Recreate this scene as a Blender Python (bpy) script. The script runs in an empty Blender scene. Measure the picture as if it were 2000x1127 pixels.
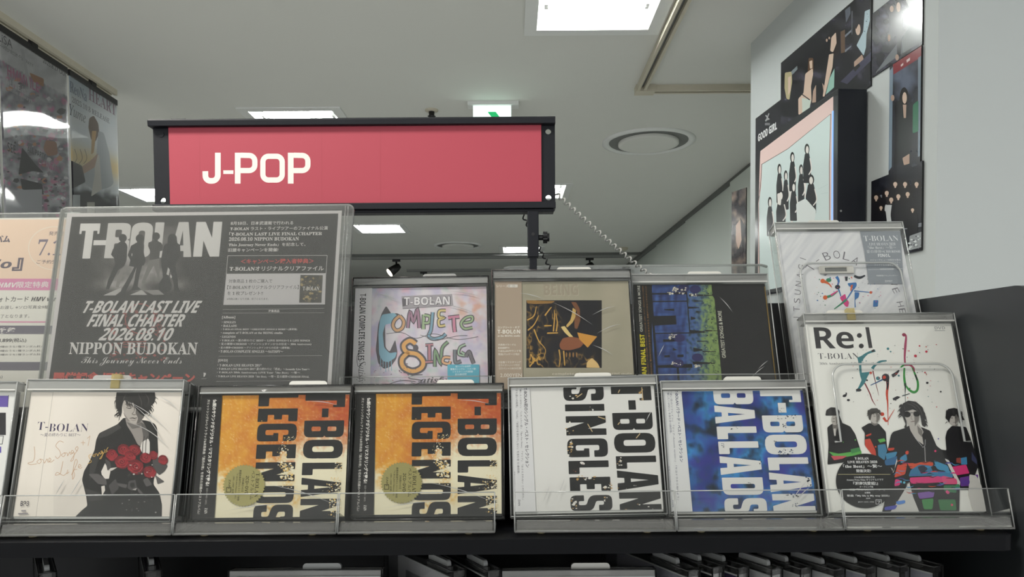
import bpy, bmesh, math, random
from mathutils import Vector, Matrix, Euler, noise
from mathutils.geometry import tessellate_polygon

SC = bpy.context.scene
COL = SC.collection
PI = math.pi
EYE, CEIL = 1.45, 2.78

# ------------------------------------------------------------------ camera
cam_data = bpy.data.cameras.new('camera')
cam_data.sensor_fit = 'HORIZONTAL'
cam_data.sensor_width = 36.0
cam_data.lens = 1440 / 2000 * 36.0
cam_data.shift_y = 0.09325            # the photograph is the top part of a taller frame
cam_data.clip_start = 0.02
cam = bpy.data.objects.new('camera', cam_data)
COL.objects.link(cam)
cam.location = (0, 0, EYE)
cam.rotation_euler = (Matrix.Rotation(PI / 2 + math.radians(-2.0), 3, 'X') @ Matrix.Rotation(math.radians(-.42), 3, 'Z')).to_euler()
SC.camera = cam

# ------------------------------------------------------------------ world, exposure
world = bpy.data.worlds.new('shop_ambient')
SC.world = world
world.use_nodes = True
bg = world.node_tree.nodes['Background']
bg.inputs[0].default_value = (.97, .985, 1.0, 1)
bg.inputs[1].default_value = 1.0
SC.view_settings.view_transform = 'Standard'
SC.view_settings.look = 'None'
SC.view_settings.gamma = 1
SC.view_settings.use_curve_mapping = False
SC.view_settings.exposure = 0.47
SC.cycles.transparent_max_bounces = 64
SC.cycles.max_bounces = 10
SC.cycles.caustics_reflective = False
SC.cycles.caustics_refractive = False
SC.cycles.sample_clamp_indirect = 4.0

# ------------------------------------------------------------------ shop ceiling lamps beyond the frame
def ceiling_lamp(x, y, power, size=.46):
    l = bpy.data.lights.new('ceiling_lamp', 'AREA')
    l.energy = power
    l.shape = 'SQUARE'
    l.size = size
    l.color = (1.0, .965, .90)
    o = bpy.data.objects.new('ceiling_lamp', l)
    COL.objects.link(o)
    o.location = (x, y, CEIL - .02)
    return o
for lx, ly, lp in ((-.95, .0, 33), (-1.15, 1.35, 10), (-2.75, .05, 26), (-1.6, -4.6, 20), (-4.2, -3.0, 18)):
    ceiling_lamp(lx, ly, lp)

# ------------------------------------------------------------------ colour and materials
def lin(c):
    return tuple((v / 255 / 12.92) if v <= 10.3 else ((v / 255 + .055) / 1.055) ** 2.4 for v in c)

def new_mat(name):
    m = bpy.data.materials.new(name)
    m.use_nodes = True
    nt = m.node_tree
    for n in list(nt.nodes):
        nt.nodes.remove(n)
    out = nt.nodes.new('ShaderNodeOutputMaterial')
    return m, nt, out

def surf(name, col, rough=.5, metal=0.0, var=.06, scale=40, bump=0.0, spec=.5):
    """plain opaque surface: noise moves the colour and roughness a little"""
    m, nt, out = new_mat(name)
    p = nt.nodes.new('ShaderNodeBsdfPrincipled')
    tc = nt.nodes.new('ShaderNodeTexCoord')
    nz = nt.nodes.new('ShaderNodeTexNoise')
    nz.inputs['Scale'].default_value = scale
    nz.inputs['Detail'].default_value = 4
    nt.links.new(tc.outputs['Object'], nz.inputs['Vector'])
    mix = nt.nodes.new('ShaderNodeMix')
    mix.data_type = 'RGBA'
    c = lin(col)
    mix.inputs[6].default_value = (*[v * (1 - var) for v in c], 1)
    mix.inputs[7].default_value = (*[min(1, v * (1 + var)) for v in c], 1)
    nt.links.new(nz.outputs[0], mix.inputs[0])
    nt.links.new(mix.outputs[2], p.inputs['Base Color'])
    mr = nt.nodes.new('ShaderNodeMapRange')
    mr.inputs[3].default_value = max(0, rough - .06)
    mr.inputs[4].default_value = min(1, rough + .06)
    nt.links.new(nz.outputs[0], mr.inputs[0])
    nt.links.new(mr.outputs[0], p.inputs['Roughness'])
    p.inputs['Metallic'].default_value = metal
    p.inputs['Specular IOR Level'].default_value = spec
    if bump:
        b = nt.nodes.new('ShaderNodeBump')
        b.inputs['Strength'].default_value = bump
        b.inputs['Distance'].default_value = .001
        nt.links.new(nz.outputs[0], b.inputs['Height'])
        nt.links.new(b.outputs[0], p.inputs['Normal'])
    nt.links.new(p.outputs[0], out.inputs[0])
    return m

def clear(name, tint=(.97, .975, .97), rough=.03, fres=.7, milk=0.0, milk_col=(230, 232, 230), wave=0.0, wscale=8, ior=1.46):
    """thin clear plastic: straight-through transparency, Fresnel gloss, optional milkiness"""
    m, nt, out = new_mat(name)
    tr = nt.nodes.new('ShaderNodeBsdfTransparent')
    tr.inputs[0].default_value = (*tint, 1)
    gl = nt.nodes.new('ShaderNodeBsdfGlossy')
    gl.inputs['Roughness'].default_value = rough
    gl.inputs[0].default_value = (1, 1, 1, 1)
    fr = nt.nodes.new('ShaderNodeFresnel')
    fr.inputs[0].default_value = ior
    mul = nt.nodes.new('ShaderNodeMath')
    mul.operation = 'MULTIPLY'
    mul.inputs[1].default_value = fres
    nt.links.new(fr.outputs[0], mul.inputs[0])
    mx = nt.nodes.new('ShaderNodeMixShader')
    nt.links.new(mul.outputs[0], mx.inputs[0])
    base = tr.outputs[0]
    if milk:
        df = nt.nodes.new('ShaderNodeBsdfDiffuse')
        df.inputs[0].default_value = (*lin(milk_col), 1)
        tl = nt.nodes.new('ShaderNodeBsdfTranslucent')
        tl.inputs[0].default_value = (*lin(milk_col), 1)
        m0 = nt.nodes.new('ShaderNodeMixShader')
        m0.inputs[0].default_value = .5
        nt.links.new(df.outputs[0], m0.inputs[1])
        nt.links.new(tl.outputs[0], m0.inputs[2])
        m1 = nt.nodes.new('ShaderNodeMixShader')
        m1.inputs[0].default_value = milk
        nt.links.new(tr.outputs[0], m1.inputs[1])
        nt.links.new(m0.outputs[0], m1.inputs[2])
        base = m1.outputs[0]
    nt.links.new(base, mx.inputs[1])
    nt.links.new(gl.outputs[0], mx.inputs[2])
    if wave:
        tc = nt.nodes.new('ShaderNodeTexCoord')
        nz = nt.nodes.new('ShaderNodeTexNoise')
        nz.inputs['Scale'].default_value = wscale
        nt.links.new(tc.outputs['Object'], nz.inputs['Vector'])
        b = nt.nodes.new('ShaderNodeBump')
        b.inputs['Strength'].default_value = 1
        b.inputs['Distance'].default_value = wave
        nt.links.new(nz.outputs[0], b.inputs['Height'])
        nt.links.new(b.outputs[0], gl.inputs['Normal'])
    nt.links.new(mx.outputs[0], out.inputs[0])
    return m

def glow(name, col, strength):
    m, nt, out = new_mat(name)
    e = nt.nodes.new('ShaderNodeEmission')
    e.inputs[0].default_value = (*lin(col), 1)
    e.inputs[1].default_value = strength
    nt.links.new(e.outputs[0], out.inputs[0])
    return m

def print_mat(name, rough=.35, spec=.4, emit=0.0):
    """printed paper: ink colours stored on the faces of the print"""
    m, nt, out = new_mat(name)
    p = nt.nodes.new('ShaderNodeBsdfPrincipled')
    a = nt.nodes.new('ShaderNodeAttribute')
    a.attribute_name = 'ink'
    nt.links.new(a.outputs['Color'], p.inputs['Base Color'])
    p.inputs['Roughness'].default_value = rough
    p.inputs['Specular IOR Level'].default_value = spec
    if emit:
        nt.links.new(a.outputs['Color'], p.inputs['Emission Color'])
        p.inputs['Emission Strength'].default_value = emit
    nt.links.new(p.outputs[0], out.inputs[0])
    return m

M = {
    'ceiling': surf('ceiling_paint', (216, 217, 212), .85, var=.015, scale=6),
    'wall': surf('wall_paint', (192, 197, 196), .8, var=.02, scale=5),
    'wall_green': surf('partition_panel', (212, 219, 212), .45, var=.02, scale=4),
    'floor': surf('floor_tile', (214, 214, 212), .4, var=.05, scale=3),
    'rack': surf('rack_black_steel', (9, 10, 13), .5, var=.15, scale=60, spec=.1),
    'rack_dark': surf('rack_inner_black', (12, 13, 16), .6, var=.15, scale=50),
    'panel': surf('end_panel_graphite', (37, 40, 42), .4, var=.08, scale=30, spec=.3),
    'frame': surf('sign_frame_black', (20, 22, 28), .5, var=.1, scale=120, bump=.15, spec=.25),
    'white': surf('white_enamel', (226, 228, 226), .4, var=.02),
    'beige': surf('beige_plastic', (196, 190, 172), .5, var=.03),
    'grey': surf('grey_metal', (150, 152, 150), .4, var=.05),
    'grey_dark': surf('vent_shadow_grey', (110, 112, 110), .6, var=.04),
    'black': surf('black_plastic', (20, 20, 22), .4, var=.1),
    'tray_black': surf('disc_tray_black', (24, 24, 25), .5, var=.1),
    'tray_white': surf('disc_tray_pale', (205, 205, 202), .5, var=.03),
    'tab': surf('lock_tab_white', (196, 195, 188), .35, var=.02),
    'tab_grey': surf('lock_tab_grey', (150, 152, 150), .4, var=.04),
    'tape': clear('yellowed_tape', (.97, .92, .72), .2, .5, milk=.25, milk_col=(226, 206, 140)),
    'bright_edge': clear('highlight_white', (.95, .95, .95), .1, 1.0, milk=.8, milk_col=(250, 250, 246)),  # milky white in place of a highlight line
    'tray_floor': clear('acrylic_floor', (.92, .925, .92), .06, .8, milk=.13, milk_col=(236, 234, 228)),  # milkiness imitates bright refractions in the tray bottom
    'foot': surf('rubber_foot', (190, 178, 140), .5, var=.05),
    'paper_edge': surf('paper_stack', (205, 203, 198), .7, var=.06, scale=300),
    'clear': clear('clear_acrylic', (.98, .982, .98), .02, .5),
    'sheet': clear('clear_case_wall', (.985, .987, .985), .03, .28),
    'edge': clear('acrylic_edge', (.92, .93, .93), .12, 1.0, milk=.68, milk_col=(225, 228, 226)),  # extra milkiness paints the edges bright
    'edge_dark': clear('acrylic_edge_dark', (.42, .43, .43), .15, 1.0, milk=.12, milk_col=(150, 150, 150)),  # dark refraction of the case rim put into the tint
    'rail': clear('acrylic_band', (.9, .905, .9), .08, 1.0, milk=.55, milk_col=(232, 233, 230), wave=.002, wscale=60),  # milky tone imitates ceiling reflections on the case tops
    'rail_grey': clear('acrylic_band_grey', (.8, .8, .79), .08, 1.0, milk=.42, milk_col=(215, 214, 208), wave=.002, wscale=60),  # greyer copy of the same painted reflection
    'film': clear('glint_film', (.99, .99, .99), .12, 1.2, milk=.7, milk_col=(255, 255, 255)),  # white milkiness stands in for glints on film wrinkles
    'film_big': clear('poster_film', (.95, .955, .955), .05, 1.0, milk=.10),  # milkiness is painted haze in place of film reflections
    'sleeve': clear('card_sleeve', (.95, .955, .95), .06, .6, milk=.07),
    'sleeve_edge': clear('card_sleeve_edge', (.8, .82, .8), .15, 1.0, milk=.35),
    'ink': print_mat('printed_card', .35, .35),
    'ink_gloss': print_mat('glossy_print', .18, .5),
    'ink_matt': print_mat('matt_print', .55, .3),
    'lit_sign': print_mat('backlit_sign_face', .4, .3, emit=.9),
    'tube': glow('fluorescent_tube', (250, 253, 250), 56),
    'reflector': surf('lamp_reflector', (240, 242, 240), .25, var=.01),
    'bulb': glow('spotlight_lamp', (255, 240, 214), 4),
    'screen_edge': glow('lit_display_edge', (150, 190, 250), .9),
    'cord_grey': surf('cord_plastic', (158, 158, 154), .5, var=.03),
    'band_shade': clear('shaded_band', (.55, .55, .55), .1, .8, milk=.12, milk_col=(150, 150, 150)),  # darker band copy, shade under the shelf put into the tint
    'chrome': surf('brushed_steel', (170, 172, 172), .3, metal=.9, var=.05),
}

# ------------------------------------------------------------------ mesh helpers
class MB:
    """collects shapes for ONE mesh"""
    def __init__(s):
        s.v, s.f, s.sm = [], [], []
    def add(s, vs, fs, smooth=False):
        b = len(s.v)
        s.v += [tuple(p) for p in vs]
        s.f += [tuple(b + i for i in f) for f in fs]
        s.sm += [smooth] * len(fs)
        return s
    def box(s, x0, x1, y0, y1, z0, z1):
        vs = [(x, y, z) for x in (x0, x1) for y in (y0, y1) for z in (z0, z1)]
        return s.add(vs, [(0, 1, 3, 2), (4, 6, 7, 5), (0, 4, 5, 1), (2, 3, 7, 6), (0, 2, 6, 4), (1, 5, 7, 3)])
    def prism(s, outer, a0, a1, axis='y', holes=()):
        """polygon in the two other axes, extruded along axis"""
        loops = [list(outer)] + [list(h) for h in holes]
        def P(p, a):
            return {'y': (p[0], a, p[1]), 'x': (a, p[0], p[1]), 'z': (p[0], p[1], a)}[axis]
        tris = tessellate_polygon([[Vector((p[0], p[1], 0)) for p in l] for l in loops])
        flat = [p for l in loops for p in l]
        n = len(flat)
        s.add([P(p, a0) for p in flat] + [P(p, a1) for p in flat],
              [tuple(t) for t in tris] + [tuple(i + n for i in reversed(t)) for t in tris])
        for l in loops:
            k = len(l)
            vs = [P(p, a0) for p in l] + [P(p, a1) for p in l]
            s.add(vs, [(i, (i + 1) % k, (i + 1) % k + k, i + k) for i in range(k)])
        return s
    def tube(s, pts, r, n=8, cap=True):
        pts = [Vector(p) for p in pts]
        R = r if isinstance(r, (list, tuple)) else [r] * len(pts)
        vs, fs = [], []
        up = Vector((0, 0, 1))
        for i, p in enumerate(pts):
            t = (pts[min(i + 1, len(pts) - 1)] - pts[max(i - 1, 0)]).normalized()
            a = t.cross(up)
            if a.length < 1e-4:
                a = t.cross(Vector((1, 0, 0)))
            a.normalize()
            b = t.cross(a)
            for k in range(n):
                w = 2 * PI * k / n
                vs.append(p + (a * math.cos(w) + b * math.sin(w)) * R[i])
        for i in range(len(pts) - 1):
            for k in range(n):
                k2 = (k + 1) % n
                fs.append((i * n + k, i * n + k2, (i + 1) * n + k2, (i + 1) * n + k))
        if cap:
            fs.append(tuple(range(n - 1, -1, -1)))
            fs.append(tuple((len(pts) - 1) * n + k for k in range(n)))
        return s.add(vs, fs, True)
    def lathe(s, prof, cx=0, cy=0, n=40):
        vs, fs = [], []
        for r, z in prof:
            for k in range(n):
                a = 2 * PI * k / n
                vs.append((cx + r * math.cos(a), cy + r * math.sin(a), z))
        for i in range(len(prof) - 1):
            for k in range(n):
                k2 = (k + 1) % n
                fs.append((i * n + k, i * n + k2, (i + 1) * n + k2, (i + 1) * n + k))
        return s.add(vs, fs, True)
    def build(s, name, mat, parent=None, loc=None, rot=None, bevel=0):
        me = bpy.data.meshes.new(name)
        me.from_pydata(s.v, [], s.f)
        me.validate()
        bm = bmesh.new()
        bm.from_mesh(me)
        bmesh.ops.recalc_face_normals(bm, faces=bm.faces)
        bm.to_mesh(me)
        bm.free()
        if len(me.polygons) == len(s.sm):
            me.polygons.foreach_set('use_smooth', s.sm)
        me.materials.append(M[mat] if isinstance(mat, str) else mat)
        o = bpy.data.objects.new(name, me)
        COL.objects.link(o)
        if parent:
            o.parent = parent
        if loc:
            o.location = loc
        if rot:
            o.rotation_euler = rot
        if bevel:
            b = o.modifiers.new('bevel', 'BEVEL')
            b.width = bevel
            b.segments = 3
            b.limit_method = 'ANGLE'
        return o

def tag(o, label=None, cat=None, group=None, kind=None):
    if label: o['label'] = label
    if cat: o['category'] = cat
    if group: o['group'] = group
    if kind: o['kind'] = kind
    return o

def thing(name, label, cat, loc=(0, 0, 0), rot=(0, 0, 0), group=None):
    o = bpy.data.objects.new(name, None)
    o.empty_display_size = .02
    COL.objects.link(o)
    o.location = loc
    o.rotation_euler = rot
    return tag(o, label, cat, group)

def rrect(x0, x1, y0, y1, r, n=5, corners=(1, 1, 1, 1)):
    """rounded rectangle, corners bl br tr tl"""
    pts = []
    for (cx, cy, a0, on, px, py) in ((x0 + r, y0 + r, PI, corners[0], x0, y0), (x1 - r, y0 + r, 1.5 * PI, corners[1], x1, y0),
                                     (x1 - r, y1 - r, 0, corners[2], x1, y1), (x0 + r, y1 - r, .5 * PI, corners[3], x0, y1)):
        if on:
            for k in range(n + 1):
                a = a0 + .5 * PI * k / n
                pts.append((cx + r * math.cos(a), cy + r * math.sin(a)))
        else:
            pts.append((px, py))
    return pts

def circle(cx, cy, r, n=20):
    return [(cx + r * math.cos(2 * PI * k / n), cy + r * math.sin(2 * PI * k / n)) for k in range(n)]

# ------------------------------------------------------------------ the shop: floor, walls, ceiling
LIGHTS = [(.335, 2.80), (-1.17, 4.20), (.20, 5.93), (-2.80, 5.95), (-1.33, 7.55), (.13, 9.08), (2.90, 9.02)]
LS = .235                                             # half opening of a recessed fixture
b = MB().box(-6, 5, -5, 17, -.08, 0)
tag(b.build('floor', 'floor'), kind='structure')
holes = [[(x - LS, y - LS), (x + LS, y - LS), (x + LS, y + LS), (x - LS, y + LS)] for x, y in LIGHTS]
b = MB().prism([(-6, -5), (5, -5), (5, 17), (-6, 17)], CEIL, CEIL + .02, 'z', holes)
tag(b.build('ceiling', 'ceiling'), kind='structure')
tag(MB().box(-6, 5, 17, 17.1, 0, CEIL).build('wall_far', 'wall'), kind='structure')
tag(MB().box(-6.1, -6, -5, 17, 0, CEIL).build('wall_left', 'wall'), kind='structure')
# pale partition on the right, its panels split by thin seams
b = MB()
for y0, y1 in ((2.9, 5.55), (5.556, 7.09), (7.096, 8.6), (8.606, 10.6), (10.606, 16.9)):
    b.box(1.66 + (y0 - 5) * .011, 1.72 + (y0 - 5) * .011, y0, y1, 0, CEIL - .03)
tag(b.build('wall_right', 'wall_green'), kind='structure')
tag(MB().box(1.645, 1.80, 2.9, 16.9, CEIL - .035, CEIL - .001).build('trim_1', 'grey_dark'), kind='structure')
tag(MB().box(-6, 1.64, 9.38, 9.42, CEIL - .03, CEIL - .001).build('trim_2', 'grey_dark'), kind='structure')
# the square pillar on the right, clad with posters
RZ = math.atan2(-.995037, .0995037)
d = Vector((-.0995037, .995037, 0)); nrm = Vector((.995037, .0995037, 0))
P0 = Vector((1.145, 1.999, 0))
c4 = [P0, P0 + d * 1.19, P0 + d * 1.19 + nrm * 1.3, P0 + nrm * 1.3]
b = MB().prism([(p.x, p.y) for p in c4], 0, CEIL, 'z')
tag(b.build('wall_pillar', 'wall'), kind='structure')

# ------------------------------------------------------------------ ceiling fixtures
LLAB = ['large recessed ceiling light with twin tubes at top centre of the view',
        'recessed ceiling light peeking out directly above the red sign',
        'recessed ceiling light half hidden behind the right edge of the red sign',
        'recessed ceiling light half hidden behind the left edge of the red sign',
        'recessed ceiling light below the red sign, beside the black flyer corner',
        'distant ceiling light half hidden behind the sign post',
        'distant ceiling light seen left of the poster-clad pillar']
for i, (x, y) in enumerate(LIGHTS):
    t = thing('ceiling_light', LLAB[i], 'ceiling light', (x, y, CEIL), group='recessed square ceiling lights')
    a, o, hgt = LS, .275, .085
    MB().prism([(-o, -o), (o, -o), (o, o), (-o, o)], -.008, -.0005, 'z', [[(-a + .01, -a + .01), (a - .01, -a + .01), (a - .01, a - .01), (-a + .01, a - .01)]]).build('frame', 'white', t)
    q = .15
    b = MB()
    lo = [(-a + .006, -a + .006, 0), (a - .006, -a + .006, 0), (a - .006, a - .006, 0), (-a + .006, a - .006, 0)]
    hi = [(-a + .03, -q, hgt), (a - .03, -q, hgt), (a - .03, q, hgt), (-a + .03, q, hgt)]
    b.add(lo + hi, [(0, 1, 5, 4), (1, 2, 6, 5), (2, 3, 7, 6), (3, 0, 4, 7), (4, 5, 6, 7)])
    b.build('reflector', 'reflector', t)
    for ty in (-.07, .07):
        MB().tube([(-.185, ty, .032), (.185, ty, .032)], .022, 12).build('tube', 'tube', t)
        for ex in (-.2, .186):
            MB().box(ex, ex + .014, ty - .02, ty + .02, .012, .06).build('lamp_holder', 'white', t)
for x, y, r, lab in ((.853, 4.60, .285, 'round ceiling air vent with dark ring, right of the red sign'),
                     (-.625, 8.72, .285, 'distant round ceiling air vent under the red sign, left of its post')):
    t = thing('air_vent', lab, 'air vent', (x, y, CEIL), group='round ceiling air vents')
    MB().lathe([(r, 0), (r, -.006), (r - .03, -.013), (r - .04, -.006), (r - .045, .0)]).build('outer_ring', 'white', t)
    MB().lathe([(r - .042, -.002), (r - .11, -.003)]).build('gap_ring', 'grey_dark', t)
    MB().lathe([(r - .10, -.004), (r - .10, -.020), (r - .12, -.024), (r - .2, -.016), (.0005, -.014)]).build('center_disc', 'ceiling', t)
t = thing('sprinkler_head', 'small dark sprinkler head on ceiling between sign and exit light', 'sprinkler', (-.419, 3.99, CEIL))
MB().lathe([(.035, 0), (.035, -.006), (.02, -.01), (.001, -.011)], n=20).build('plate', 'beige', t)
MB().lathe([(.016, -.01), (.014, -.03), (.022, -.034), (.001, -.036)], n=16).build('nozzle', 'black', t)
# corner-shaped track on the ceiling by the pillar
t = thing('ceiling_rail', 'beige L-shaped ceiling rail running from top edge to the poster pillar', 'ceiling rail', (.64, 3.66, CEIL))
b = MB().box(-.02, -.006, -1.3, 0, -.03, 0).box(.012, .026, -1.3, 0, -.03, 0)
b.box(.026, .62, -.012, .002, -.03, 0).box(.026, .62, .02, .034, -.03, 0)
b.build('rail', 'beige', t)
b = MB().box(-.006, .012, -1.3, 0, -.012, 0).box(.026, .62, .002, .02, -.012, 0)
b.build('slot', 'grey_dark', t)
MB().box(-.024, .07, -.02, .04, -.034, 0).build('corner_cover', 'beige', t)
# far lighting tracks with spotlights
TR = []
for x0, x1, y, lab in ((-2.4, 1.5, 9.62, 'lighting track on the far ceiling just behind the dark ceiling joint'),
                       (-1.55, -.3, 11.0, 'farthest short lighting track seen low between sign post and black flyer')):
    t = thing('lighting_track', lab, 'lighting track', ((x0 + x1) / 2, y, CEIL))
    w = (x1 - x0) / 2
    MB().box(-w, w, -.02, .02, -.035, 0).build('rail', 'grey', t)
    MB().box(-w, w, -.006, .006, -.038, -.034).build('slot', 'black', t)
for x, y, lab, on, tilt in ((-1.49, 9.62, 'black spotlight with lit warm lamp below the red sign', 1, .9),
                            (-1.30, 11.0, 'unlit black spotlight on the farthest short track', 0, .7),
                            (1.02, 9.62, 'black spotlight right of the sign post, near the white coiled cord', 0, .8)):
    t = thing('spotlight', lab, 'spotlight', (x, y, CEIL - .036), group='spotlights on far tracks')
    MB().box(-.05, .05, -.018, .018, -.03, 0).build('adapter', 'black', t)
    MB().tube([(0, 0, -.03), (0, 0, -.09)], .012).build('stem', 'black', t)
    ax = Vector((-math.sin(tilt), -.35, -math.cos(tilt))).normalized()
    c0 = Vector((0, 0, -.11))
    lh = MB().tube([c0 - ax * .05, c0 + ax * .0, c0 + ax * .11], [.035, .05, .062], 16).build('lamp_head', 'black', t)
    MB().tube([c0 + ax * .1105, c0 + ax * .122], [.056, .05], 16).build('lamp', 'bulb' if on else 'grey', lh)
# exit sign
t = thing('exit_sign', 'backlit white and green exit sign hanging from ceiling above the red sign', 'exit sign', (-.09, 3.88, CEIL))
MB().box(-.13, .135, -.02, .05, -.018, 0).build('mounting_plate', 'white', t)
MB().prism(rrect(-.102, .096, -.225, -.018, .006), .0, .032).build('housing', 'white', t)
EXIT = t
# small ceiling sensors
t = thing('smoke_detector', 'small round ceiling detector far behind the white coiled cord', 'detector', (1.36, 9.0, CEIL))
MB().lathe([(.06, 0), (.06, -.02), (.04, -.035), (.001, -.036)], n=20).build('body', 'beige', t)

# white coiled cord and dark coiled cord behind the shelf
def coil(name, a, b_, turns, rad, wire, mat, lab, n=10):
    a, b_ = Vector(a), Vector(b_)
    ax = (b_ - a).normalized()
    u = ax.cross(Vector((0, 1, 0))).normalized(); w = ax.cross(u)
    pts = []
    N = turns * n
    for i in range(N + 1):
        s = i / N
        p = a.lerp(b_, s) + Vector((0, 0, -.004 * math.sin(PI * s)))
        an = 2 * PI * i / n
        pts.append(p + (u * math.cos(an) + w * math.sin(an)) * rad)
    return tag(MB().tube(pts, wire, 6).build(name, mat), lab, 'cord')
coil('coiled_cord', (.045, .8968, 1.6575), (.213, .912, 1.5172), 27, .0024, .0011, 'cord_grey', 'white coiled cord slanting down to the right of the red sign')
coil('coiled_cord', (.0145, .9045, 1.6245), (.074, .912, 1.5166), 15, .0018, .0010, 'black', 'dark coiled cord behind the sign post knob')

# ------------------------------------------------------------------ the record rack
rack = thing('record_rack', 'black stepped record rack with graphite end panel on the right', 'record rack', (-.2, .8, 0))
def R_(mb, name, mat, bevel=0):
    o = mb.build(name, mat, rack, bevel=bevel)
    o.location = (.2, -.8, 0)
    return o
XL, XR = -1.25, .444
# top shelf with its rounded front lip, right end rounded off
b = MB().prism(rrect(XL, XR, .652, .92, .012, corners=(0, 1, 0, 0)), 1.2785, 1.290, 'z')
R_(b, 'shelf', 'rack', .002)
R_(MB().prism(rrect(XL, XR + .0002, .645, .668, .010, corners=(0, 1, 0, 0)), 1.2770, 1.2905, 'z'), 'shelf_lip', 'rack', .002)
R_(MB().box(XL, .45, .7385, .92, 1.2905, 1.3985), 'step', 'rack', .002)
R_(MB().box(XL, .452, .905, .92, .30, 1.515), 'back_panel', 'rack_dark')
R_(MB().box(XL, .452, .60, .905, 1.105, 1.117), 'lower_shelf', 'rack_dark')
R_(MB().box(XL, .452, .62, .904, .02, .9), 'base_cabinet', 'rack')
pan = rrect(.645, .935, .0, 1.5125, .026, 8, corners=(0, 0, 0, 1))
R_(MB().prism(pan, .4565, .478, 'x'), 'end_panel', 'panel', .0015)

# ------------------------------------------------------------------ the genre sign
SX, SY = -.185, .8897
sign = thing('sign_board', 'long red sign board with white lettering on a black post', 'sign', (.0264, SY, 1.5155))
def S_(mb, name, mat, bevel=0):
    o = mb.build(name, mat, sign, bevel=bevel)
    o.location = (-.0264, -SY, -1.5155)
    return o
sx0, sx1, sz0, sz1 = SX - .222, SX + .222, 1.6347, 1.7284
S_(MB().prism([(SY - .008, sz1 - .001), (SY + .014, sz1 - .001), (SY + .014, sz1 + .0078), (SY - .006, sz1 + .0078), (SY - .009, sz1 + .0056)], sx0 - .0215, sx1 + .0165, 'x'), 'top_rail', 'frame', .0008)
S_(MB().box(sx0 + .004, sx0 + .022, SY - .004, SY + .012, sz1 + .0078, sz1 + .0090), 'end_clip', 'frame', .0005)
S_(MB().box(sx0 - .0185, sx1 + .0165, SY - .008, SY + .014, sz0 - .0068, sz0 + .001), 'bottom_rail', 'frame', .0008)
S_(MB().box(sx0 - .0165, sx1 + .0145, SY - .004, SY + .012, sz0 - .0105, sz0 - .0068), 'bottom_channel', 'frame', .0006)
for side, xa, xb, hx in ((0, sx0 - .0195, sx0 + .001, sx0 - .0098), (1, sx1 - .001, sx1 + .0165, sx1 + .0085)):
    hl = [circle(hx, sz0 + .0075, .0034)] + ([circle(hx, sz1 - .008, .0034)] if side else [])
    S_(MB().prism([(xa, sz0 - .001), (xb, sz0 - .001), (xb, sz1 + .001), (xa, sz1 + .001)], SY + .001, SY + .004, 'y', hl), 'side_plate', 'frame')
    if not side:
        S_(MB().prism(circle(hx, sz1 - .008, .0034), SY + .0004, SY + .0012, 'y'), 'rivet', 'frame')
S_(MB().prism(rrect(.0264 - .0067, .0264 + .0067, SY - .0075, SY + .006, .0015), 1.571, sz0 - .0105, 'z'), 'post_sleeve', 'frame', .0004)
S_(MB().prism(rrect(.0264 - .0045, .0264 + .0045, SY - .005, SY + .004, .001), 1.44, 1.571, 'z'), 'post', 'frame')
S_(MB().prism(circle(.0264, 1.5975, .0019, 14), SY - .0079, SY - .0074, 'y'), 'screw_hole', 'black')
b = MB().tube([(.033, SY, 1.5945), (.0385, SY, 1.5945)], .0034, 12)
kn = []
for i in range(24):
    a = 2 * PI * i / 24
    r = .0062 if i % 2 else .0072
    kn.append((SY + r * math.cos(a), 1.5945 + r * math.sin(a)))
b.prism(kn, .0385, .0435, 'x').prism(circle(SY, 1.5945, .005, 16), .0435, .046, 'x')
S_(b, 'knob', 'black', .0004)
# clamp that ties the post to the rack back
S_(MB().box(.012, .041, SY - .006, SY + .0155, 1.47, 1.50), 'clamp', 'frame', .001)

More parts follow.
